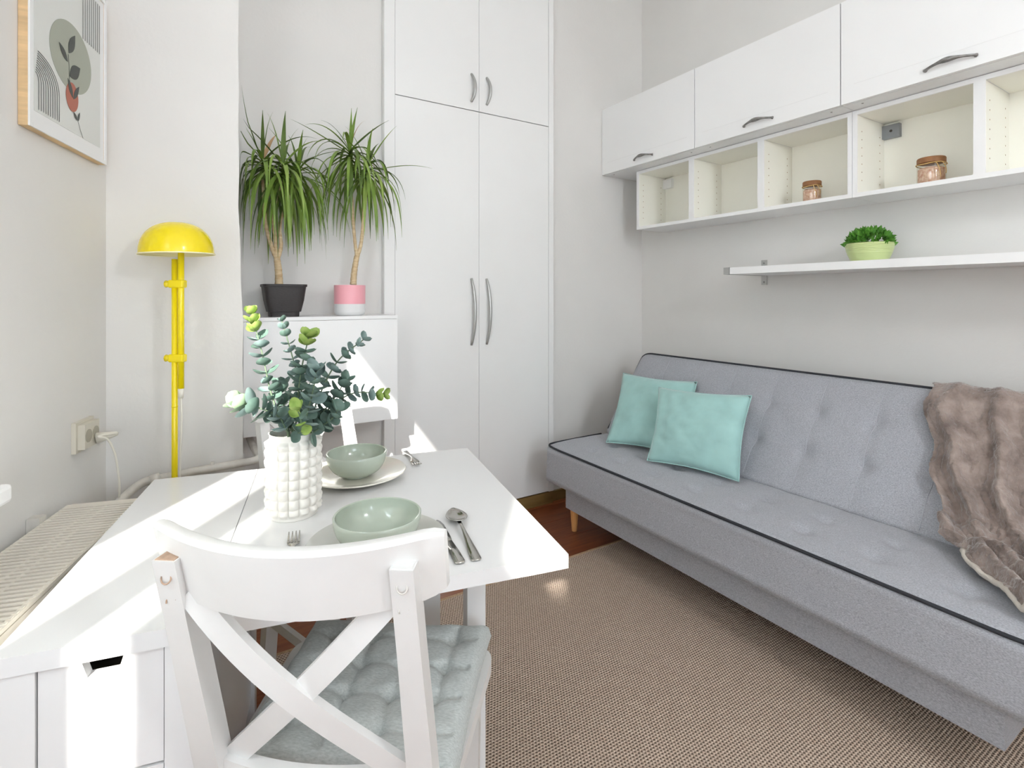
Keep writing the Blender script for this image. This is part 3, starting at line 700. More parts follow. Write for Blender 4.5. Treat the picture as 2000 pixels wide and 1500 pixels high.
# ================================================================== CHAIRS
def make_chair(lab, loc, rz, zoff):
    t = thing('dining_chair', lab, 'chair', loc, rz, 'white cross-back dining chairs')
    HS, HT = 0.445, 0.925              # seat top, rail top
    def yback(z): return -0.185 - 0.125 * max(0, (z - 0.44)) / 0.485 if z > 0.44 else -0.185 - 0.05 * (0.44 - z) / 0.44
    # rear posts (leg + upright in one bent piece)
    for s in (-1, 1):
        cols = []
        bm = bmesh.new(); prev = None
        for z in (0.0, 0.2, 0.40, 0.46, 0.6, 0.75, 0.888):
            yc = yback(z); xc = s * (0.169 - 0.007 * (z / 0.9)); w = 0.0205 - 0.0045 * smooth01((z - .45) / .4); d = 0.0175
            q = [bm.verts.new((xc + a * w, yc + b_ * d - 0.012, z)) for a, b_ in ((-1, -1), (1, -1), (1, 1), (-1, 1))]
            if prev:
                for k in range(4): bm.faces.new([prev[k], prev[(k + 1) % 4], q[(k + 1) % 4], q[k]])
            else: bm.faces.new(q[::-1])
            prev = q
        bm.faces.new(prev)
        ps = from_bm('back_post', bm, M['chair'], t, bevel=0.003)
        # chipped paint: bare top end and worn dowel plugs
        xc = s * 0.162; yc = yback(0.888) - 0.012
        box('chipped_end', xc - 0.0135, xc + 0.0135, yc - 0.0150, yc + 0.0150, 0.8875, 0.889, M['worn'] if s < 0 else M['chair'], ps, bevel=0.0005)
        for zz, a0, a1 in ((0.862, -200, 60), (0.825, 20, 200)):
            yy = yback(zz) - 0.0300
            ar = [(xc + 0.007 * math.cos(R(a0 + (a1 - a0) * k / 12)), yy - 0.0002 + 0.0018 * math.sin(R(a0 + (a1 - a0) * k / 12)), zz + 0.007 * math.sin(R(a0 + (a1 - a0) * k / 12))) for k in range(13)]
            tube('worn_plug', ar, 0.0011, M['worn'] if s < 0 else M['pipe'], ps, 5)
    # bowed top rail
    rows = []
    n = 30
    for i in range(n + 1):
        u = -1 + 2 * i / n; x = 0.210 * u
        bow = 0.068 * (1 - u * u); endk = smooth01((1 - abs(u)) / 0.10)
        sec = []
        hgt = 0.102 - 0.016 * (1 - endk); zc = HT - 0.004 * (1 - u * u) * 2 - 0.051 - 0.0 * u
        for (a, b_) in ((-1, -.95), (-1, 0), (-1, .9), (-.55, 1.03), (.3, 1.06), (.9, .96), (1, .5), (1, -.5), (.9, -1), (0, -1.0)):
            z = zc + b_ * hgt / 2; th = 0.0135
            sec.append(Vector((x, yback(z) + 0.030 - bow + a * th * (0.75 + 0.25 * endk), z)))
        rows.append(sec)
    rl = grid_mesh('top_rail', rows, M['chair'], t, close_u=True, caps=True); rl.data.set_sharp_from_angle(angle=R(40))
    # lower cross bar
    rows = []
    for i in range(17):
        u = -1 + 2 * i / 16; x = 0.150 * u; bow = 0.022 * (1 - u * u)
        rows.append([Vector((x, yback(0.51) - 0.010 + a * 0.011 - bow, 0.512 + b_ * 0.021)) for a, b_ in ((-1, -1), (-1, 1), (1, 1), (1, -1))])
    lb = grid_mesh('back_rail', rows, M['chair'], t, close_u=True, caps=True, smooth=False)
    # crossed slats, bowed like the rail
    for s in (-1, 1):
        rows = []
        for i in range(21):
            u = i / 20; x = s * (-0.143 + 0.286 * u); z = 0.520 + 0.315 * u
            bow = 0.016 * math.sin(math.pi * u) + 0.022 * u * (1 - (x / 0.16) ** 2)
            yc = yback(z) - 0.004 - bow + (0.004 if s > 0 else -0.006)
            dx, dz = 0.71, 0.70; px_, pz_ = -dz * s, dx
            rows.append([Vector((x + px_ * b_ * 0.0175, yc + a * 0.0065, z + pz_ * b_ * 0.0175)) for a, b_ in ((-1, -1), (-1, 1), (1, 1), (1, -1))])
        grid_mesh('cross_slat', rows, M['chair'], t, close_u=True, caps=True, smooth=False)
    # seat: rounded trapezoid board with lip, aprons, front legs
    pts = []
    for (x, y_, rr) in ((-0.195, -0.186, .02), (-0.230, 0.188, .05), (0.230, 0.188, .05), (0.195, -0.186, .02)): pts.append((x, y_, rr))
    outl = []
    for i in range(4):
        p = Vector(pts[i][:2]); a = Vector(pts[i - 1][:2]); b_ = Vector(pts[(i + 1) % 4][:2]); rr = pts[i][2]
        pa = p + (a - p).normalized() * rr; pb = p + (b_ - p).normalized() * rr
        for k in range(7): u = k / 6; outl.append(tuple(pa * (1 - u) ** 2 + p * 2 * u * (1 - u) + pb * u * u))
    prism('seat', outl, HS - 0.028, HS, M['chair'], t, bevel=0.008, axis='z', seg=3)
    for a in ((-0.165, 0.165, 0.130, 0.150), (-0.145, 0.145, -0.182, -0.165)):
        box('apron', a[0], a[1], a[2], a[3], HS - 0.085, HS - 0.0285, M['chair'], t)
    for s in (-1, 1):
        box('apron', min(s * 0.172, s * 0.190), max(s * 0.172, s * 0.190), -0.165, 0.13, HS - 0.085, HS - 0.0285, M['chair'], t)
        bm = bmesh.new(); prev = None
        for z, w in ((0.0, 0.0135), (HS - 0.0285, 0.0205)):
            q = [bm.verts.new((s * 0.182 + a * w, 0.145 + b_ * w, z)) for a, b_ in ((-1, -1), (1, -1), (1, 1), (-1, 1))]
            if prev:
                for k in range(4): bm.faces.new([prev[k], prev[(k + 1) % 4], q[(k + 1) % 4], q[k]])
            else: bm.faces.new(q[::-1])
            prev = q
        bm.faces.new(prev); from_bm('front_leg', bm, M['chair'], t, bevel=0.003)
        box('stretcher', s * 0.181 - 0.008, s * 0.181 + 0.008, -0.195, 0.135, 0.17, 0.20, M['chair'], t)
    return t
CHL = (0.297, 1.011, 0.0085); CHA = R(-36)
make_chair('white chair with chipped paint on its back, nearest the camera', CHL, CHA, 0)
make_chair('white cross-back chair on the far side of the table', (0.470, 1.745, 0.0085), R(200), 0)

def seat_cushion(lab, loc, rz):
    t = thing('seat_cushion', lab, 'cushion', loc, rz)
    n = 72; W_, D_ = 0.208, 0.186
    def P(i, j, top):
        u, v = i / n, j / n; x = (-1 + 2 * u); y_ = (-1 + 2 * v)
        wx = W_ * (0.93 + 0.07 * v); X = x * wx * (1 - 0.03 * (1 - y_ * y_)) ; Y = y_ * D_ * (1 - 0.03 * (1 - x * x))
        edge = min(u, 1 - u, v, 1 - v); b = min(1, edge / 0.07); b = math.sqrt(max(0, 1 - (1 - b) ** 2))
        h = 0.052 * b
        if top:
            d = 0
            for a in range(4):
                for c in range(4):
                    ux, vy = 0.17 + 0.22 * a + (0.0 if c % 2 else 0.0), 0.17 + 0.22 * c
                    d += 0.030 * math.exp(-(((u - ux) ** 2 + (v - vy) ** 2) / 0.0014))
            gu = abs(((u - 0.17) / 0.22) - round((u - 0.17) / 0.22)); gv = abs(((v - 0.17) / 0.22) - round((v - 0.17) / 0.22))
            d += 0.021 * max(math.exp(-(gu / 0.075)), math.exp(-(gv / 0.075))) * (1 if 0.05 < u < .95 and .05 < v < .95 else 0) * (0.6 + 0.6 * noise.noise(Vector((u * 6, v * 6, 3))))
            return Vector((X, Y, 0.024 + max(-0.018, (h - d * min(1, b)) * 0.62 + 0.004 * noise.noise(Vector((u * 9, v * 9, 0))))))
        return Vector((X, Y, 0.024 - 0.022 * b))
    bm = bmesh.new(); F = {}; B = {}
    for i in range(n + 1):
        for j in range(n + 1):
            F[i, j] = bm.verts.new(P(i, j, True)); B[i, j] = F[i, j] if i in (0, n) or j in (0, n) else bm.verts.new(P(i, j, False))
    for i in range(n):
        for j in range(n):
            bm.faces.new([F[i, j], F[i + 1, j], F[i + 1, j + 1], F[i, j + 1]]); bm.faces.new([B[i, j], B[i, j + 1], B[i + 1, j + 1], B[i + 1, j]])
    from_bm('tufted_pad', bm, M['cushion'], t, smooth=True)
    bm = bmesh.new()
    for a in range(4):
        for c in range(4):
            p = P(round((0.17 + 0.22 * a) * n), round((0.17 + 0.22 * c) * n), True); add_tube(bm, [p + Vector((-.005, 0, .001)), p + Vector((.005, 0, .001))], 0.0014, 5)
    st = from_bm('tuft_stitches', bm, M['cushion'], t); st['kind'] = 'stuff'
def on_chair(loc, rz, p): c, s = math.cos(rz), math.sin(rz); return (loc[0] + c * p[0] - s * p[1], loc[1] + s * p[0] + c * p[1], loc[2] + p[2])
seat_cushion('grey tufted seat pad on the nearest chair', on_chair(CHL, CHA, (0.014, 0.008, 0.4455)), CHA)

# ================================================================== TABLEWARE
def plate(px, py, lab, m, z=TZ + 0.0005, rad=0.137):
    pass
def make_plate(c, rad, m, lab):
    t = lathe('dinner_plate', [(0.001, 0.003), (rad * .55, 0.003), (rad * .62, 0.0045), (rad * .9, 0.014), (rad * .985, 0.0185), (rad, 0.0205), (rad * .99, 0.0225), (rad * .97, 0.0215), (rad * .88, 0.0175), (rad * .62, 0.0085), (rad * .55, 0.007), (0.001, 0.007)], m, None, 72, cap=False)
    t.location = c; tag(t, lab, 'plate', 'plates on the table')
def make_bowl(c, rad, h, m, lab):
    pr = [(0.001, 0.0), (rad * .42, 0.0), (rad * .44, 0.002), (rad * .43, 0.006)]
    for k in range(1, 15): a = k / 14 * math.pi / 2; pr.append((rad * (.43 + .57 * math.sin(a) ** .9), 0.006 + (h - 0.006) * (1 - math.cos(a)) ** .95))
    pr.append((rad * .985, h + 0.0012))
    for k in range(14, 0, -1): a = k / 14 * math.pi / 2; pr.append(((rad - .004) * (.40 + .595 * math.sin(a) ** .9), 0.0105 + (h - 0.0105) * (1 - math.cos(a)) ** .95))
    pr.append((0.001, 0.0095))
    t = lathe('bowl', pr, m, None, 72, cap=False); t.location = c; tag(t, lab, 'bowl', 'bowls on the table')
NP = Vector((0.325, 1.035, TZ + 0.0004)); FP = Vector((0.405, 1.480, TZ + 0.0004))
make_plate(NP, 0.138, M['plate2'], 'pale grey dinner plate by the nearest chair')
make_plate(FP, 0.136, M['plate'], 'cream dinner plate on the far side of the table')
make_bowl(NP + Vector((0, 0, 0.0074)), 0.0865, 0.066, M['bowl'], 'sage green bowl on the nearest plate')
make_bowl(FP + Vector((0, 0, 0.0074)), 0.0825, 0.066, M['bowl'], 'sage green bowl on the far plate')
def flat_strip(name, prof, m, parent=None, thick=0.002):
    # prof: list of (along, half width, height)
    rows = []
    for (a, w, h) in prof: rows.append([Vector((a, -w, h + 0.0004)), Vector((a, 0, h)), Vector((a, w, h + 0.0004)), Vector((a, w, h + thick)), Vector((a, 0, h + thick)), Vector((a, -w, h + thick))])
    return grid_mesh(name, rows, m, parent, close_u=True, caps=True)
def place_cut(t, p_head, p_tail):
    d = (Vector(p_head) - Vector(p_tail)); t.location = (p_tail[0], p_tail[1], TZ + 0.0004); t.rotation_euler = (0, 0, math.atan2(d.y, d.x)); return d.length
HND = [(0.0, 0.0075, 0.001), (0.004, 0.0105, 0.001), (0.03, 0.0098, 0.002), (0.07, 0.006, 0.006), (0.10, 0.0038, 0.009), (0.125, 0.0034, 0.010)]
def spoon(head, tail, lab):
    t = thing('spoon', lab, 'spoon'); L = place_cut(t, head, tail); k = L / 0.205
    flat_strip('handle', [(a * k, w, h) for a, w, h in HND] + [(0.142 * k, 0.005, 0.008)], M['steel'], t, 0.0022)
    rows = []; n = 14
    for i in range(n + 1):
        u = i / n; a = 0.134 * k + 0.071 * k * u; w = 0.0245 * max(0.03, math.sin(math.pi * min(.999, u ** .85))) ** .6
        zb = 0.008 * (1 - u) ** 2 + 0.004 * u
        row = []
        for j in range(9):
            v = -1 + j / 4; dep = -0.0075 * (1 - v * v) * math.sin(math.pi * u) ** .7
            row.append(Vector((a, v * w, zb + 0.006 + dep)))
        rows.append(row)
    o = grid_mesh('spoon_bowl', rows, M['steel'], t); md = o.modifiers.new('thick', 'SOLIDIFY'); md.thickness = 0.0014; md.offset = 1
def fork(head, tail, lab):
    t = thing('fork', lab, 'fork'); L = place_cut(t, head, tail); k = L / 0.205
    flat_strip('handle', [(a * k, w, h) for a, w, h in HND] + [(0.135 * k, 0.006, 0.009), (0.15 * k, 0.0115, 0.006), (0.163 * k, 0.0125, 0.005)], M['steel'], t, 0.002)
    for j in range(4):
        y_ = -0.0105 + 0.007 * j
        bm = bmesh.new(); add_tube(bm, [(0.160 * k, y_, 0.0060), (0.175 * k, y_, 0.0042), (0.190 * k, y_, 0.0055), (0.205 * k, y_, 0.010)], [0.0021, 0.002, 0.0018, 0.001], 6)
        from_bm('tine', bm, M['steel'], t, smooth=True)
def knife(head, tail, lab):
    t = thing('knife', lab, 'knife'); L = place_cut(t, head, tail); k = L / 0.22
    flat_strip('handle', [(0, 0.0075, 0.001), (0.004, 0.0105, 0.001), (0.05 * k, 0.0095, 0.0012), (0.10 * k, 0.0065, 0.0015)], M['steel'], t, 0.0035)
    flat_strip('blade', [(0.10 * k, 0.007, 0.0018), (0.12 * k, 0.0095, 0.0018), (0.19 * k, 0.0095, 0.0018), (0.21 * k, 0.006, 0.0018), (0.22 * k, 0.0015, 0.0018)], M['steel'], t, 0.0012)
P = lambda x, y_: on_z(x, y_, TZ)
spoon(P(884, 1001), P(931, 1097), 'steel spoon lying right of the nearest plate')
kt, kh = P(899, 1103), P(850, 1012)
knife(kt + (kh - kt).normalized() * 0.205, kt, 'steel knife between the nearest plate and the spoon')
ft_, fh_ = P(572, 1046), P(572, 1046)
vdir = Vector((-0.50, -0.86, 0)).normalized()
fork(P(575, 1047), P(575, 1047) + Vector((-0.04, -0.196, 0)), 'steel fork left of the nearest plate, tines showing over the chair back')
fork(P(817, 913), P(817, 913) + Vector((0.02, 0.175, 0)), 'steel fork beside the far plate')

# vase
VC = Vector((0.213, 1.318, TZ + 0.0004)); VR, VH = 0.059, 0.192
vt = thing('vase', 'white ceramic vase covered in rows of raised bubbles', 'vase', VC, R(9))
def vase_r(a, z):
    nr, ncol = 8.6, 15
    f = min(1, max(0, (z - 0.006) / 0.01)) * min(1, max(0, (VH - 0.012 - z) / 0.008))
    cz = abs(math.sin(math.pi * nr * (z - 0.004) / VH)); ca = abs(math.sin(a * ncol / 2))
    return VR - 0.006 + 0.0115 * f * (ca ** .55) * (0.30 + 0.70 * cz ** .6)
rows = []
NZ, NA = 170, 240
rows.append([Vector((0.001 * math.cos(2 * math.pi * k / NA), 0.001 * math.sin(2 * math.pi * k / NA), 0)) for k in range(NA)])
for i in range(NZ + 1):
    z = VH * i / NZ
    rows.append([Vector((math.cos(2 * math.pi * k / NA), math.sin(2 * math.pi * k / NA), 0)) * vase_r(2 * math.pi * k / NA, z) + Vector((0, 0, z)) for k in range(NA)])
for rr, z in ((VR - 0.004, VH + 0.0015), (VR - 0.0075, VH + 0.0008), (VR - 0.0085, VH - 0.006), (VR - 0.009, 0.02), (0.001, 0.016)):
    rows.append([Vector((math.cos(2 * math.pi * k / NA), math.sin(2 * math.pi * k / NA), 0)) * rr + Vector((0, 0, z)) for k in range(NA)])
grid_mesh('body', rows, M['vase'], vt, close_u=True)

# eucalyptus stems, each a thing of its own standing in the vase
rnd = random.Random(21)
def leaf_mesh(name, L, W_, cup, m):
    bm = bmesh.new(); rows = []
    for i in range(9):
        u = i / 8; w = W_ * math.sin(math.pi * min(.975, max(.03, u)) ** .88) ** .5
        rows.append([bm.verts.new((u * L, v * w, cup * (v * v * w * .55 + (u - .4) ** 2 * L * .9))) for v in (-1, -.5, 0, .5, 1)])
    for i in range(8):
        for k in range(4): bm.faces.new([rows[i][k], rows[i][k + 1], rows[i + 1][k + 1], rows[i + 1][k]])
    me = bpy.data.meshes.new(name); bm.to_mesh(me); bm.free(); me.materials.append(m)
    for p in me.polygons: p.use_smooth = True
    return me
LEAFS = {k: [leaf_mesh('leaf', l, w, c, M[k]) for l, w, c in ((0.032, 0.0165, .5), (0.030, 0.0165, .8), (0.027, 0.0150, .6))] for k in ('euc', 'euc2', 'euc3', 'euc4')}
def euc_stem(pix, t0, dt, lab, style, sizes=(1, 1), n_pairs=8, tip='euc3'):
    n_pairs = round(n_pairs * 1.2)
    # pix: pixel path from the vase mouth to the tip; t0, dt: depth at the mouth and change towards the tip
    pts = [at_depth(x, y_, t0 + dt * i / (len(pix) - 1)) for i, (x, y_) in enumerate(pix)]
    base = VC + Vector((rnd.uniform(-.02, .02), rnd.uniform(-.02, .02), 0.035))
    mouth = Vector((VC.x + (pts[0].x - VC.x) * .6, VC.y + (pts[0].y - VC.y) * .6, VC.z + VH))
    dv = Vector((mouth.x - VC.x, mouth.y - VC.y, 0))
    if dv.length > 0.036: mouth -= dv * (1 - 0.036 / dv.length)
    path = catmull([base, mouth] + pts, 8)
    t = thing('eucalyptus_stem', lab, 'plant stem', base, 0, 'eucalyptus stems in the bubble vase')
    path = [p - base for p in path]
    n = len(path)
    tube('stem', path, [0.0028 - 0.0015 * i / n for i in range(n)], M['stem'], t, 6)
    # arc length parametrise above the mouth
    k0 = 10; seg = path[k0:]; ls = [0]
    for a, b_ in zip(seg, seg[1:]): ls.append(ls[-1] + (b_ - a).length)
    tot = ls[-1]
    for j in range(n_pairs):
        s = tot * (0.10 + 0.90 * (j + 0.5) / n_pairs); i = max(k for k in range(len(ls)) if ls[k] <= s); i = min(i, len(seg) - 2)
        f = (s - ls[i]) / max(1e-6, ls[i + 1] - ls[i]); p = seg[i].lerp(seg[i + 1], f); d = (seg[i + 1] - seg[i]).normalized()
        side = d.orthogonal().normalized(); side.rotate(Matrix.Rotation(j * R(97) + rnd.uniform(-.4, .4), 3, d))
        u = j / (n_pairs - 1); sc = (sizes[0] * (1 - u) + sizes[1] * u) * rnd.uniform(.9, 1.12)
        near_tip = u > 0.82
        for sgn in (-1, 1) if not near_tip else (-1, 1, 2):
            sd = side * (1 if sgn > 0 else -1) if sgn != 2 else side.cross(d)
            op = rnd.uniform(.25, .6) if not near_tip else rnd.uniform(.7, 1.1)
            xax = (sd + d * op).normalized(); yax = d.cross(xax).normalized() if d.cross(xax).length > 1e-4 else d.orthogonal(); zax = xax.cross(yax)
            if zax.dot(d) < 0: zax = -zax; yax = -yax
            key = tip if near_tip and tip else rnd.choice(style)
            lo = bpy.data.objects.new('leaf', rnd.choice(LEAFS[key])); C.objects.link(lo); lo.parent = t
            q = Matrix((xax, yax, zax)).transposed().to_4x4()
            lo.matrix_local = Matrix.Translation(p + xax * 0.002) @ q @ Matrix.Rotation(rnd.uniform(-.35, .35), 4, 'X') @ Matrix.Diagonal((sc, sc, sc, 1))
VT = 1.23
euc_stem([(555, 835), (530, 770), (512, 690), (490, 608)], VT, 0.00, 'leftmost tall eucalyptus stem with a light green tip', ['euc', 'euc', 'euc2'], (1.0, .95), 11)
euc_stem([(575, 835), (590, 775), (572, 700), (549, 622)], VT - .01, 0.03, 'thin eucalyptus stem second from the left with a bare tip', ['euc', 'euc2'], (1.05, .55), 11, None)
euc_stem([(585, 838), (582, 780), (590, 715), (604, 655)], VT - .03, 0.0, 'upright eucalyptus stem in the middle with a yellow-green tip', ['euc', 'euc'], (1.1, 1.05), 10)
euc_stem([(600, 838), (625, 770), (660, 705), (714, 660)], VT + .02, 0.05, 'long eucalyptus stem leaning far right with a grey tip', ['euc2', 'euc'], (1.0, .85), 10, 'euc2')
euc_stem([(560, 842), (545, 815), (515, 800), (468, 786)], VT - .05, -0.03, 'short eucalyptus stem bending left with a pale tip', ['euc', 'euc2'], (1.0, 1.25), 8, 'euc4')
euc_stem([(590, 842), (602, 800), (612, 760), (618, 722)], VT - .05, -0.02, 'thick blue-green eucalyptus stem right of the middle', ['euc2', 'euc'], (1.05, 1.05), 9, 'euc2')
euc_stem([(600, 842), (630, 805), (655, 775), (675, 742)], VT + .0, 0.03, 'short dark eucalyptus stem below the long leaning one', ['euc', 'euc'], (1.1, 1.0), 8, 'euc')
euc_stem([(605, 842), (640, 800), (690, 768), (752, 770)], VT + .03, 0.06, 'rightmost drooping eucalyptus stem with two green tip leaves', ['euc', 'euc2'], (.95, .85), 10)
euc_stem([(585, 845), (588, 825), (584, 808), (577, 795)], VT - .07, -0.04, 'short young eucalyptus sprig at the front of the vase', ['euc', 'euc', 'euc3'], (.85, .75), 4)
euc_stem([(570, 842), (560, 810), (552, 780), (548, 752)], VT + .03, 0.04, 'dark eucalyptus stem at the back left of the vase', ['euc', 'euc'], (1.1, 1.0), 7, 'euc')
euc_stem([(610, 845), (632, 830), (648, 818), (660, 800)], VT - .02, 0.0, 'short dark eucalyptus sprig over the right rim', ['euc', 'euc'], (1.1, 1.0), 5, 'euc')

# ================================================================== SHOE CABINET in the niche and its plants
KY0, KY1, KX0, KX1, KZ0, KZ1 = 2.35, 2.599, 0.190, 0.833, 0.684, 1.165
kc = thing('wall_cabinet_low', 'white wall-mounted cabinet under the two potted plants', 'cabinet', ((KX0 + KX1) / 2, KY1, KZ0))
kx, kz = (KX1 - KX0) / 2, KZ1 - KZ0
box('body', -kx, kx, KY0 - KY1 + 0.018, -0.0005, 0, kz - 0.0155, M['white'], kc)
box('top', -kx, kx, KY0 - KY1, -0.0005, kz - 0.015, kz, M['white'], kc)
box('flap_door', -kx + 0.001, kx - 0.001, KY0 - KY1, KY0 - KY1 + 0.0175, 0.0, kz - 0.0165, M['white'], kc)
def lim(p):      # leaves lie against the walls instead of passing through
    y1 = 2.588 if p.x < 0.83 else 2.548
    if p.y > y1 - .03: p.y = y1 - .03 + .03 * math.tanh((p.y - y1 + .03) / .06)
    x0 = 0.186 if p.y > 2.14 else -9
    if p.x < x0 + .03: p.x = x0 + .03 - .03 * math.tanh((x0 + .03 - p.x) / .06)
    return p
def dracaena(lab, base, pot, trunk, crowns, seed, extra):
    rnd = random.Random(seed); B = Vector(base)
    t = thing('potted_dracaena', lab, 'plant', B, 0, 'dracaenas on the niche cabinet')
    if pot == 'black':
        rows = []
        for z, w in ((0.0, .058), (0.02, .060), (0.021, .066), (0.07, .077), (0.128, .085), (0.129, .089), (0.139, .089), (0.139, .083), (0.10, .078)):
            ring = []
            for k in range(48):
                a = 2 * math.pi * k / 48; c_, s_ = math.cos(a), math.sin(a); e = .32
                ring.append(Vector((math.copysign(abs(c_) ** e, c_) * w, math.copysign(abs(s_) ** e, s_) * w * .85, z)))
            rows.append(ring)
        grid_mesh('pot', rows, M['black_pot'], t, close_u=True, caps=True).data.set_sharp_from_angle(angle=R(35))
        ph = 0.118; box('soil', -.07, .07, -.058, .058, 0.10, 0.122, M['soil'], t, bevel=0.006)
    else:
        lathe('pot', [(0.055, 0.0), (0.063, 0.004), (0.0685, 0.018), (0.0685, 0.0525)], M['potwhite'], t, 44)
        lathe('pot_glaze', [(0.069, 0.0528), (0.0695, 0.056), (0.070, 0.137), (0.069, 0.139), (0.065, 0.139), (0.063, 0.12)], M['pink'], t, 44)
        ph = 0.12; lathe('soil', [(0.062, 0.112), (0.062, 0.12), (0.01, 0.124)], M['soil'], t, 20)
    def W(px, py, dd=0): return on_y(px, py, B.y + dd) - B
    for pts, r0, r1 in trunk:
        P_ = catmull([W(*p) for p in pts], 8); n = len(P_)
        tube('trunk', P_, [r0 + (r1 - r0) * i / (n - 1) + 0.0007 * math.sin(i * 2.3) for i in range(n)], M['bark'], t, 10)
    def leaf(p0, az, el, L, w, droop, m):
        d = Vector((math.cos(az) * math.cos(el), math.sin(az) * math.cos(el), math.sin(el))); p = p0.copy(); rows = []; ns = 12
        for i in range(ns + 1):
            u = i / ns
            sd = Vector((-math.sin(az), math.cos(az), 0)); wd = w * (0.55 + 1.6 * u) if u < .28 else w * (1 - ((u - .28) / .72) ** 1.5)
            wd = max(wd, 0.0006)
            q = lim(B + p) - B; nn = d.cross(sd).normalized()
            rows.append([lim(B + p - sd * wd) - B, q - nn * wd * .35, lim(B + p + sd * wd) - B])
            d = (d + Vector((0, 0, -1)) * droop * (0.25 + 1.6 * u) / ns).normalized(); p = p + d * (L / ns)
        grid_mesh('leaf', rows, m, t)
    for (cx_, cy_, dd, cnt, sc) in crowns:
        c = W(cx_, cy_, dd)
        for k in range(cnt):
            u = k / cnt; az = k * 2.39996 + rnd.uniform(-.25, .25)
            el = R(80) - R(130) * u ** .72 + rnd.uniform(-.18, .18)
            L = sc * (0.19 + 0.17 * min(1, u * 1.6)) * rnd.uniform(.85, 1.2)
            dr = rnd.uniform(2.8, 5.5) if u > .12 else rnd.uniform(.4, 1.6)
            m = M['leafdry'] if rnd.random() < .008 else rnd.choice([M['leaf1'], M['leaf1'], M['leaf2'], M['leaf3']])
            leaf(c + Vector((0, 0, 0.05 * (1 - u) - .02)), az, el, L, 0.0088 * rnd.uniform(.8, 1.2), dr, m)
    for (x, y_, az, el, L, dr) in extra: leaf(W(x, y_), az, el, L, 0.0085, dr, M['leaf1'])
dracaena('bushy dracaena in a square black plastic pot', (0.356, 2.455, KZ1 + 0.0003), 'black',
         [([(545, 556), (544, 530), (541, 505)], .017, .013), ([(541, 507), (530, 480), (518, 430), (513, 350)], .010, .006), ([(541, 507), (538, 470), (535, 420), (550, 355)], .009, .006), ([(542, 507), (549, 480), (548, 430), (578, 360)], .009, .006)],
         [(513, 325, -.02, 46, 1.0), (552, 335, -.07, 44, 1.0), (582, 345, .02, 38, .95)], 5, [(512, 315, R(180), R(72), .33, .35), (560, 330, R(5), R(35), .30, .5)])
dracaena('dracaena in a round pink and white pot', (0.640, 2.455, KZ1 + 0.0003), 'pink',
         [([(690, 556), (692, 530), (697, 500)], .015, .012), ([(697, 502), (692, 460), (688, 400), (684, 330)], .008, .006), ([(698, 502), (706, 470), (712, 400), (718, 345)], .009, .006)],
         [(683, 305, -.03, 44, .95), (717, 335, -.04, 46, .95)], 9, [(684, 300, R(60), R(85), .22, .2), (720, 335, R(-5), R(20), .32, .5), (682, 300, R(175), R(30), .28, .2)])

# ================================================================== YELLOW LAMP
LP = Vector((-0.028, 2.00, 0)); lp = thing('floor_lamp', 'yellow floor lamp with a dome shade and twin tube pole', 'lamp', LP)
SU = Vector((cA, -sA, 0))      # direction along which the two tubes stand side by side
sh_ = []
R_, Hh = 0.105, 0.100
pr = [(R_ * 1.012, 1.388), (R_ * 1.012, 1.391)]
for k in range(17): a = k / 16 * math.pi / 2; pr.append((max(.001, R_ * math.cos(a) ** .82), 1.391 + Hh * math.sin(a) ** .95))
ln = lathe('shade', pr, M['yellow'], lp, 56, cap=False)
pi_ = [(max(.001, (R_ - .003) * math.cos(k / 12 * math.pi / 2) ** .82), 1.389 + (Hh - .004) * math.sin(k / 12 * math.pi / 2) ** .95) for k in range(13)]
li = lathe('shade_lining', pi_, M['cream_in'], ln, 56, cap=False)
rim = tube('shade_rim', [(R_ * 1.012 * math.cos(a), R_ * 1.012 * math.sin(a), 1.388) for a in [2 * math.pi * k / 48 for k in range(49)]], 0.0022, M['cream_in'], ln, 6)
ln.rotation_euler = (0, R(-1.6), 0); ln.location = (0.039, 0, 0)
L1, L2 = SU * -0.008, SU * 0.0125
tube('pole', [L1 + Vector((0, 0, 0.016)), L1 + Vector((0, 0, 1.372))], 0.0088, M['yellow'], lp, 16)
tube('pole', [L2 + Vector((0, 0, 0.955)), L2 + Vector((0, 0, 1.470))], 0.0092, M['yellow'], lp, 16)
for z in (1.292, 1.053):
    cl = box('clamp', -0.024, 0.026, -0.013, 0.013, z - 0.013, z + 0.013, M['yellow'], lp, bevel=0.005, mtx=Matrix.Rotation(-YAW, 4, 'Z'))
    tube('clamp_knob', [SU * -0.022 + Vector((0, 0, z)), SU * -0.036 + Vector((0, 0, z))], [0.008, 0.012], M['yellow'], cl, 14)
tube('pole_joint', [L1 + Vector((0, 0, 0.895)), L1 + Vector((0, 0, 0.90))], 0.0094, M['yellow'], lp, 16)
lathe('base', [(0.11, 0.0), (0.112, 0.003), (0.11, 0.012), (0.02, 0.016), (0.012, 0.03)], M['yellow'], lp, 48)
tube('cord_plug', [L2 + Vector((0, 0, 0.955)), L2 + Vector((0, 0, 0.925))], [0.009, 0.0075], M['cord'], lp, 12)
tube('cord', catmull([L2 + Vector((0, 0, 0.926)), L2 + Vector((0.002, -0.002, 0.85)), L2 + Vector((-0.003, 0, 0.7)), L2 + Vector((-0.006, 0, 0.4)), L2 + Vector((0.02, 0.03, 0.06))], 6), 0.003, M['cord'], lp, 8)

# ================================================================== PICTURE on the left wall
PW0, PW1, PZ0, PZ1 = 0.056, 0.462, 1.668, 2.185
pic = thing('framed_print', 'framed abstract botanical print in pale oak frame', 'picture', LW @ Vector(((PW0 + PW1) / 2, 0, PZ0)))

pw2, phh = (PW1 - PW0) / 2, PZ1 - PZ0
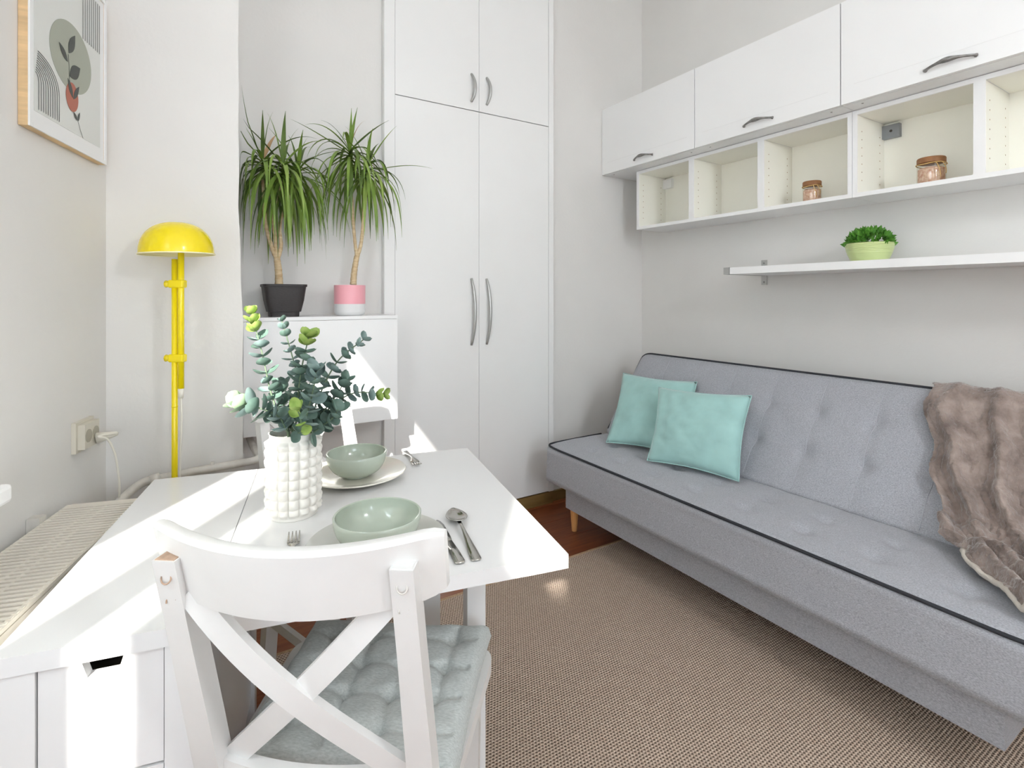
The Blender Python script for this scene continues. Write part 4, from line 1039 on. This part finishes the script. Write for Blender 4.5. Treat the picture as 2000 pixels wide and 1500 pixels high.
# local: x to the left along wall, y outwards of room (negative = into the room), z up
DP = -0.024
for nm, a in (('frame_side', (-pw2, -pw2 + .012, 0, phh)), ('frame_side', (pw2 - .012, pw2, 0, phh)), ('frame_rail', (-pw2 + .012, pw2 - .012, 0, .012)), ('frame_rail', (-pw2 + .012, pw2 - .012, phh - .012, phh))):
    box(nm, a[0], a[1], DP + 0.0035, -0.001, a[2], a[3], M['frame_wood'], pic, bevel=0.0008)
    box('frame_face', a[0] + .0005, a[1] - .0005, DP - 0.001, DP + 0.0035, a[2] + .0005, a[3] - .0005, M['mount'], pic, bevel=0)
box('mount', -pw2 + .012, pw2 - .012, DP + 0.004, DP + 0.006, .012, phh - .012, M['mount'], pic, bevel=0)
pa = box('print', -pw2 + .036, pw2 - .026, DP + 0.0032, DP + 0.004, .045, phh - .03, M['paper'], pic, bevel=0)
def pxy(px, py):     # pixel on the print -> local x,z
    p0 = LW @ Vector((0, DP, 0)); r = ray(px, py); o = Vector((0, 0, 1.25)); k = (p0 - o).dot(WN) / r.dot(WN); p = LW.inverted() @ (o + r * k)
    return (p.x - (PW0 + PW1) / 2, p.z - PZ0)
def ink(name, pts, m, d=0.0008):
    y0_ = DP + 0.0032 - d; prism(name, pts, y0_, y0_ + 0.0004, m, pa)
def ell(c, rx, rz, n=48, rot=0): return [(c[0] + rx * math.cos(a) * math.cos(rot) - rz * math.sin(a) * math.sin(rot), c[1] + rx * math.cos(a) * math.sin(rot) + rz * math.sin(a) * math.cos(rot)) for a in [2 * math.pi * k / n for k in range(n)]]
a_, b_ = pxy(99, 82), pxy(180, 155); tcp, bcp = pxy(124, 30), pxy(160, 192)
cc = ((a_[0] + b_[0]) / 2, (tcp[1] + bcp[1]) / 2)
ink('sage_disc', ell(cc, abs(a_[0] - b_[0]) / 2, abs(tcp[1] - bcp[1]) / 2), M['sage'])
tc_ = pxy(143, 190); tl_, tr_ = pxy(130, 185), pxy(154, 190)
ink('terracotta_disc', ell((tc_[0], tc_[1]), abs(tl_[0] - tr_[0]) / 2, 0.040), M['terra'], 0.0013)
def ink_leaf(p, q, w):
    a, b = Vector(pxy(*p)), Vector(pxy(*q)); d = b - a; n_ = Vector((-d.y, d.x)); pts = [(a + d * u + n_ * w * math.sin(math.pi * u ** .9)) for u in [k / 8 for k in range(9)]] + [(a + d * u - n_ * w * math.sin(math.pi * u ** .9)) for u in [1 - k / 8 for k in range(1, 8)]]
    ink('printed_leaf', [tuple(v) for v in pts], M['ink'], 0.0018)
for p, q, w in (((134, 121), (117, 82), .18), ((136, 104), (148, 70), .2), ((138, 149), (158, 134), .26), ((144, 192), (134, 152), .17), ((145, 194), (156, 170), .15), ((153, 236), (145, 218), .16), ((154, 237), (157, 220), .15)): ink_leaf(p, q, w)
def ink_line(pts, w, m):
    P_ = [Vector(p) for p in pts]; L_, R2 = [], []
    for i, p in enumerate(P_):
        d = (P_[min(i + 1, len(P_) - 1)] - P_[max(0, i - 1)]).normalized(); n_ = Vector((-d.y, d.x)) * w; L_.append(tuple(p + n_)); R2.append(tuple(p - n_))
    ink('printed_line', L_ + R2[::-1], m, 0.0012)
ink_line([pxy(135, 106), pxy(137, 130), pxy(137, 150), pxy(143, 190)], 0.0009, M['ink'])
ink_line([pxy(154, 236), pxy(159, 255), pxy(164, 270)], 0.0006, M['ink'])
xl = pw2 - .036; 
topr = pxy(196, 106)[1]; xr0, xr1 = pxy(196, 50)[0], pxy(164, 50)[0]
for k in range(9):
    x = xr0 + (xr1 - xr0) * k / 8; ink_line([(x, topr), (x, phh - .034)], 0.0010, M['line'])
bx0, bx1 = pxy(118, 230)[0], pw2 - .028; zb = 0.052; zspring = pxy(118, 190)[1]; ztop = pxy(73, 97)[1]
for k in range(10):
    rx = (bx1 - bx0) * (1 - k / 10.5); x_s = bx1 - rx; rz = (ztop - zspring) * (1 - k / 13)
    ink_line([(x_s, zb)] + [(bx1 - rx * math.cos(a), zspring + rz * math.sin(a)) for a in [R(6 * q) for q in range(0, 15)]], 0.0010, M['line'])

bake_wall(pic)
# ================================================================== SOCKET, PLUG CORD, RADIATOR, PIPE
so = thing('wall_socket', 'yellowed double wall socket with a plug in its lower outlet', 'socket', LW @ Vector((0.165, 0, 0.84)))
pl_ = box('cover', -0.054, 0.052, -0.012, -0.0005, -0.043, 0.046, M['socket'], so, bevel=0.004)
box('insert', -0.044, 0.042, -0.030, -0.012, -0.034, 0.038, M['socket'], so, bevel=0.005)
for xx in (-0.022, 0.021):
    o = lathe('outlet_well', [(0.019, 0), (0.019, 0.0012), (0.016, 0.0014)], M['socket_d'], so, 24); o.matrix_local = Matrix.Translation((xx, -0.0301, 0.002)) @ Matrix.Rotation(R(90), 4, 'X')
bake_wall(so)
pgc = thing('power_cord', 'cream power cord plugged into the wall socket', 'cord', LW @ Vector((0.15, -0.031, 0.835))); 
tube('plug', [(-0.008, -0.002, -0.012), (-0.012, -0.025, -0.008), (-0.022, -0.05, -0.004)], [0.017, 0.012, 0.006], M['cord'], pgc, 14)
cp = [LW.inverted() @ on_y(x, y_, Y_) - Vector((0.15, -0.031, 0.835)) for x, y_, Y_ in ((192, 852, 1.955), (210, 858, 1.97), (224, 885, 1.985), (231, 925, 1.99), (233, 960, 1.99))]
cp = [Vector((-0.022, -0.05, -0.004))] + cp + [Vector((cp[-1].x - 0.005, cp[-1].y + 0.01, -0.30)), Vector((cp[-1].x - 0.005, cp[-1].y + 0.02, -0.70))]
tube('cable', catmull(cp, 8), 0.0032, M['cord'], pgc, 8)

bake_wall(pgc)
RZ = 0.685; RW0, RW1, RE0, RE1 = 0.305, 1.75, -0.208, -0.030
rad = thing('radiator', 'cream panel radiator with a slatted top grille under the window', 'radiator', LW @ Vector((0, 0, 0))); 
for e in (RE0, RE1 - 0.022): 
    pnl = box('panel', RW0 + 0.004, RW1 - 0.004, e, e + 0.022, 0.15, RZ - 0.012, M['rad'], rad, bevel=0.006)
box('end_cover', RW0, RW0 + 0.004, RE0 + 0.004, RE1 - 0.004, 0.17, RZ - 0.004, M['rad'], rad, bevel=0.001); box('end_cover', RW1 - 0.004, RW1, RE0 + 0.004, RE1 - 0.004, 0.17, RZ - 0.004, M['rad'], rad, bevel=0.001)
box('fins', RW0 + 0.02, RW1 - 0.02, RE0 + 0.028, RE1 - 0.028, 0.18, RZ - 0.10, M['dark'], rad, bevel=0)  # dark colour stands in for shade below the grille slats
for e in (RE0, RE0 + 0.072, RE0 + 0.098, RE1 - 0.010): box('grille_rail', RW0, RW1, e, e + 0.006 if e not in (RE0, RE1 - 0.010) else e + 0.010, RZ - 0.010, RZ - 0.002, M['rad'], rad, bevel=0.001)
box('grille_end', RW0, RW0 + 0.022, RE0 + .010, RE1 - 0.010, RZ - 0.008, RZ - 0.001, M['rad'], rad, bevel=0.001)
bm = bmesh.new(); add_box(bm, 0, 0.0078, RE0 + 0.002, RE1 - 0.002, RZ - 0.008, RZ); sm = bpy.data.meshes.new('grille_bar'); bm.to_mesh(sm); bm.free(); sm.materials.append(M['rad'])
x = RW0 + 0.026
while x < RW1 - 0.02:
    o = bpy.data.objects.new('grille_bar', sm); C.objects.link(o); o.parent = rad; o.location = (x, 0, 0); x += 0.0165
for ww in (0.40, 1.5):
    box('wall_hook', ww, ww + 0.03, -0.028, -0.001, RZ - 0.07, RZ + 0.012, M['pipe'], rad, bevel=0.004)
bake_wall(rad)
pts_lo = [LW @ Vector((RW0 - 0.002, -0.09, 0.60)), LW @ Vector((RW0 - 0.05, -0.088, 0.61)), Vector((-0.14, 2.085, 0.635)), Vector((-0.08, 2.112, 0.640)), Vector((0.0, 2.118, 0.645)), Vector((0.14, 2.118, 0.650)), Vector((0.20, 2.118, 0.652)), Vector((0.225, 2.14, 0.655)), Vector((0.225, 2.30, 0.648)), Vector((0.225, 2.585, 0.645))]
hp = thing('heating_pipe', 'old painted heating pipe along the wall behind the lamp', 'pipe', (0, 2.118, 0.64))
tube('pipe_run', catmull([p - Vector((0, 2.118, 0.64)) for p in pts_lo], 5), 0.0135, M['pipe'], hp, 12)
for xx in (0.075,):
    tube('pipe_clip', [(xx, 0, -0.003), (xx, 0, 0.03)], 0.006, M['pipe'], hp, 8); tube('pipe_clip', [(xx, 0.0, 0.004), (xx, 0.031, 0.004)], 0.007, M['pipe'], hp, 8)
tube('union_nut', [Vector((-0.105, 2.103, 0.638)) - Vector((0, 2.118, 0.64)), Vector((-0.08, 2.112, 0.640)) - Vector((0, 2.118, 0.64))], 0.021, M['pipe'], hp, 8)
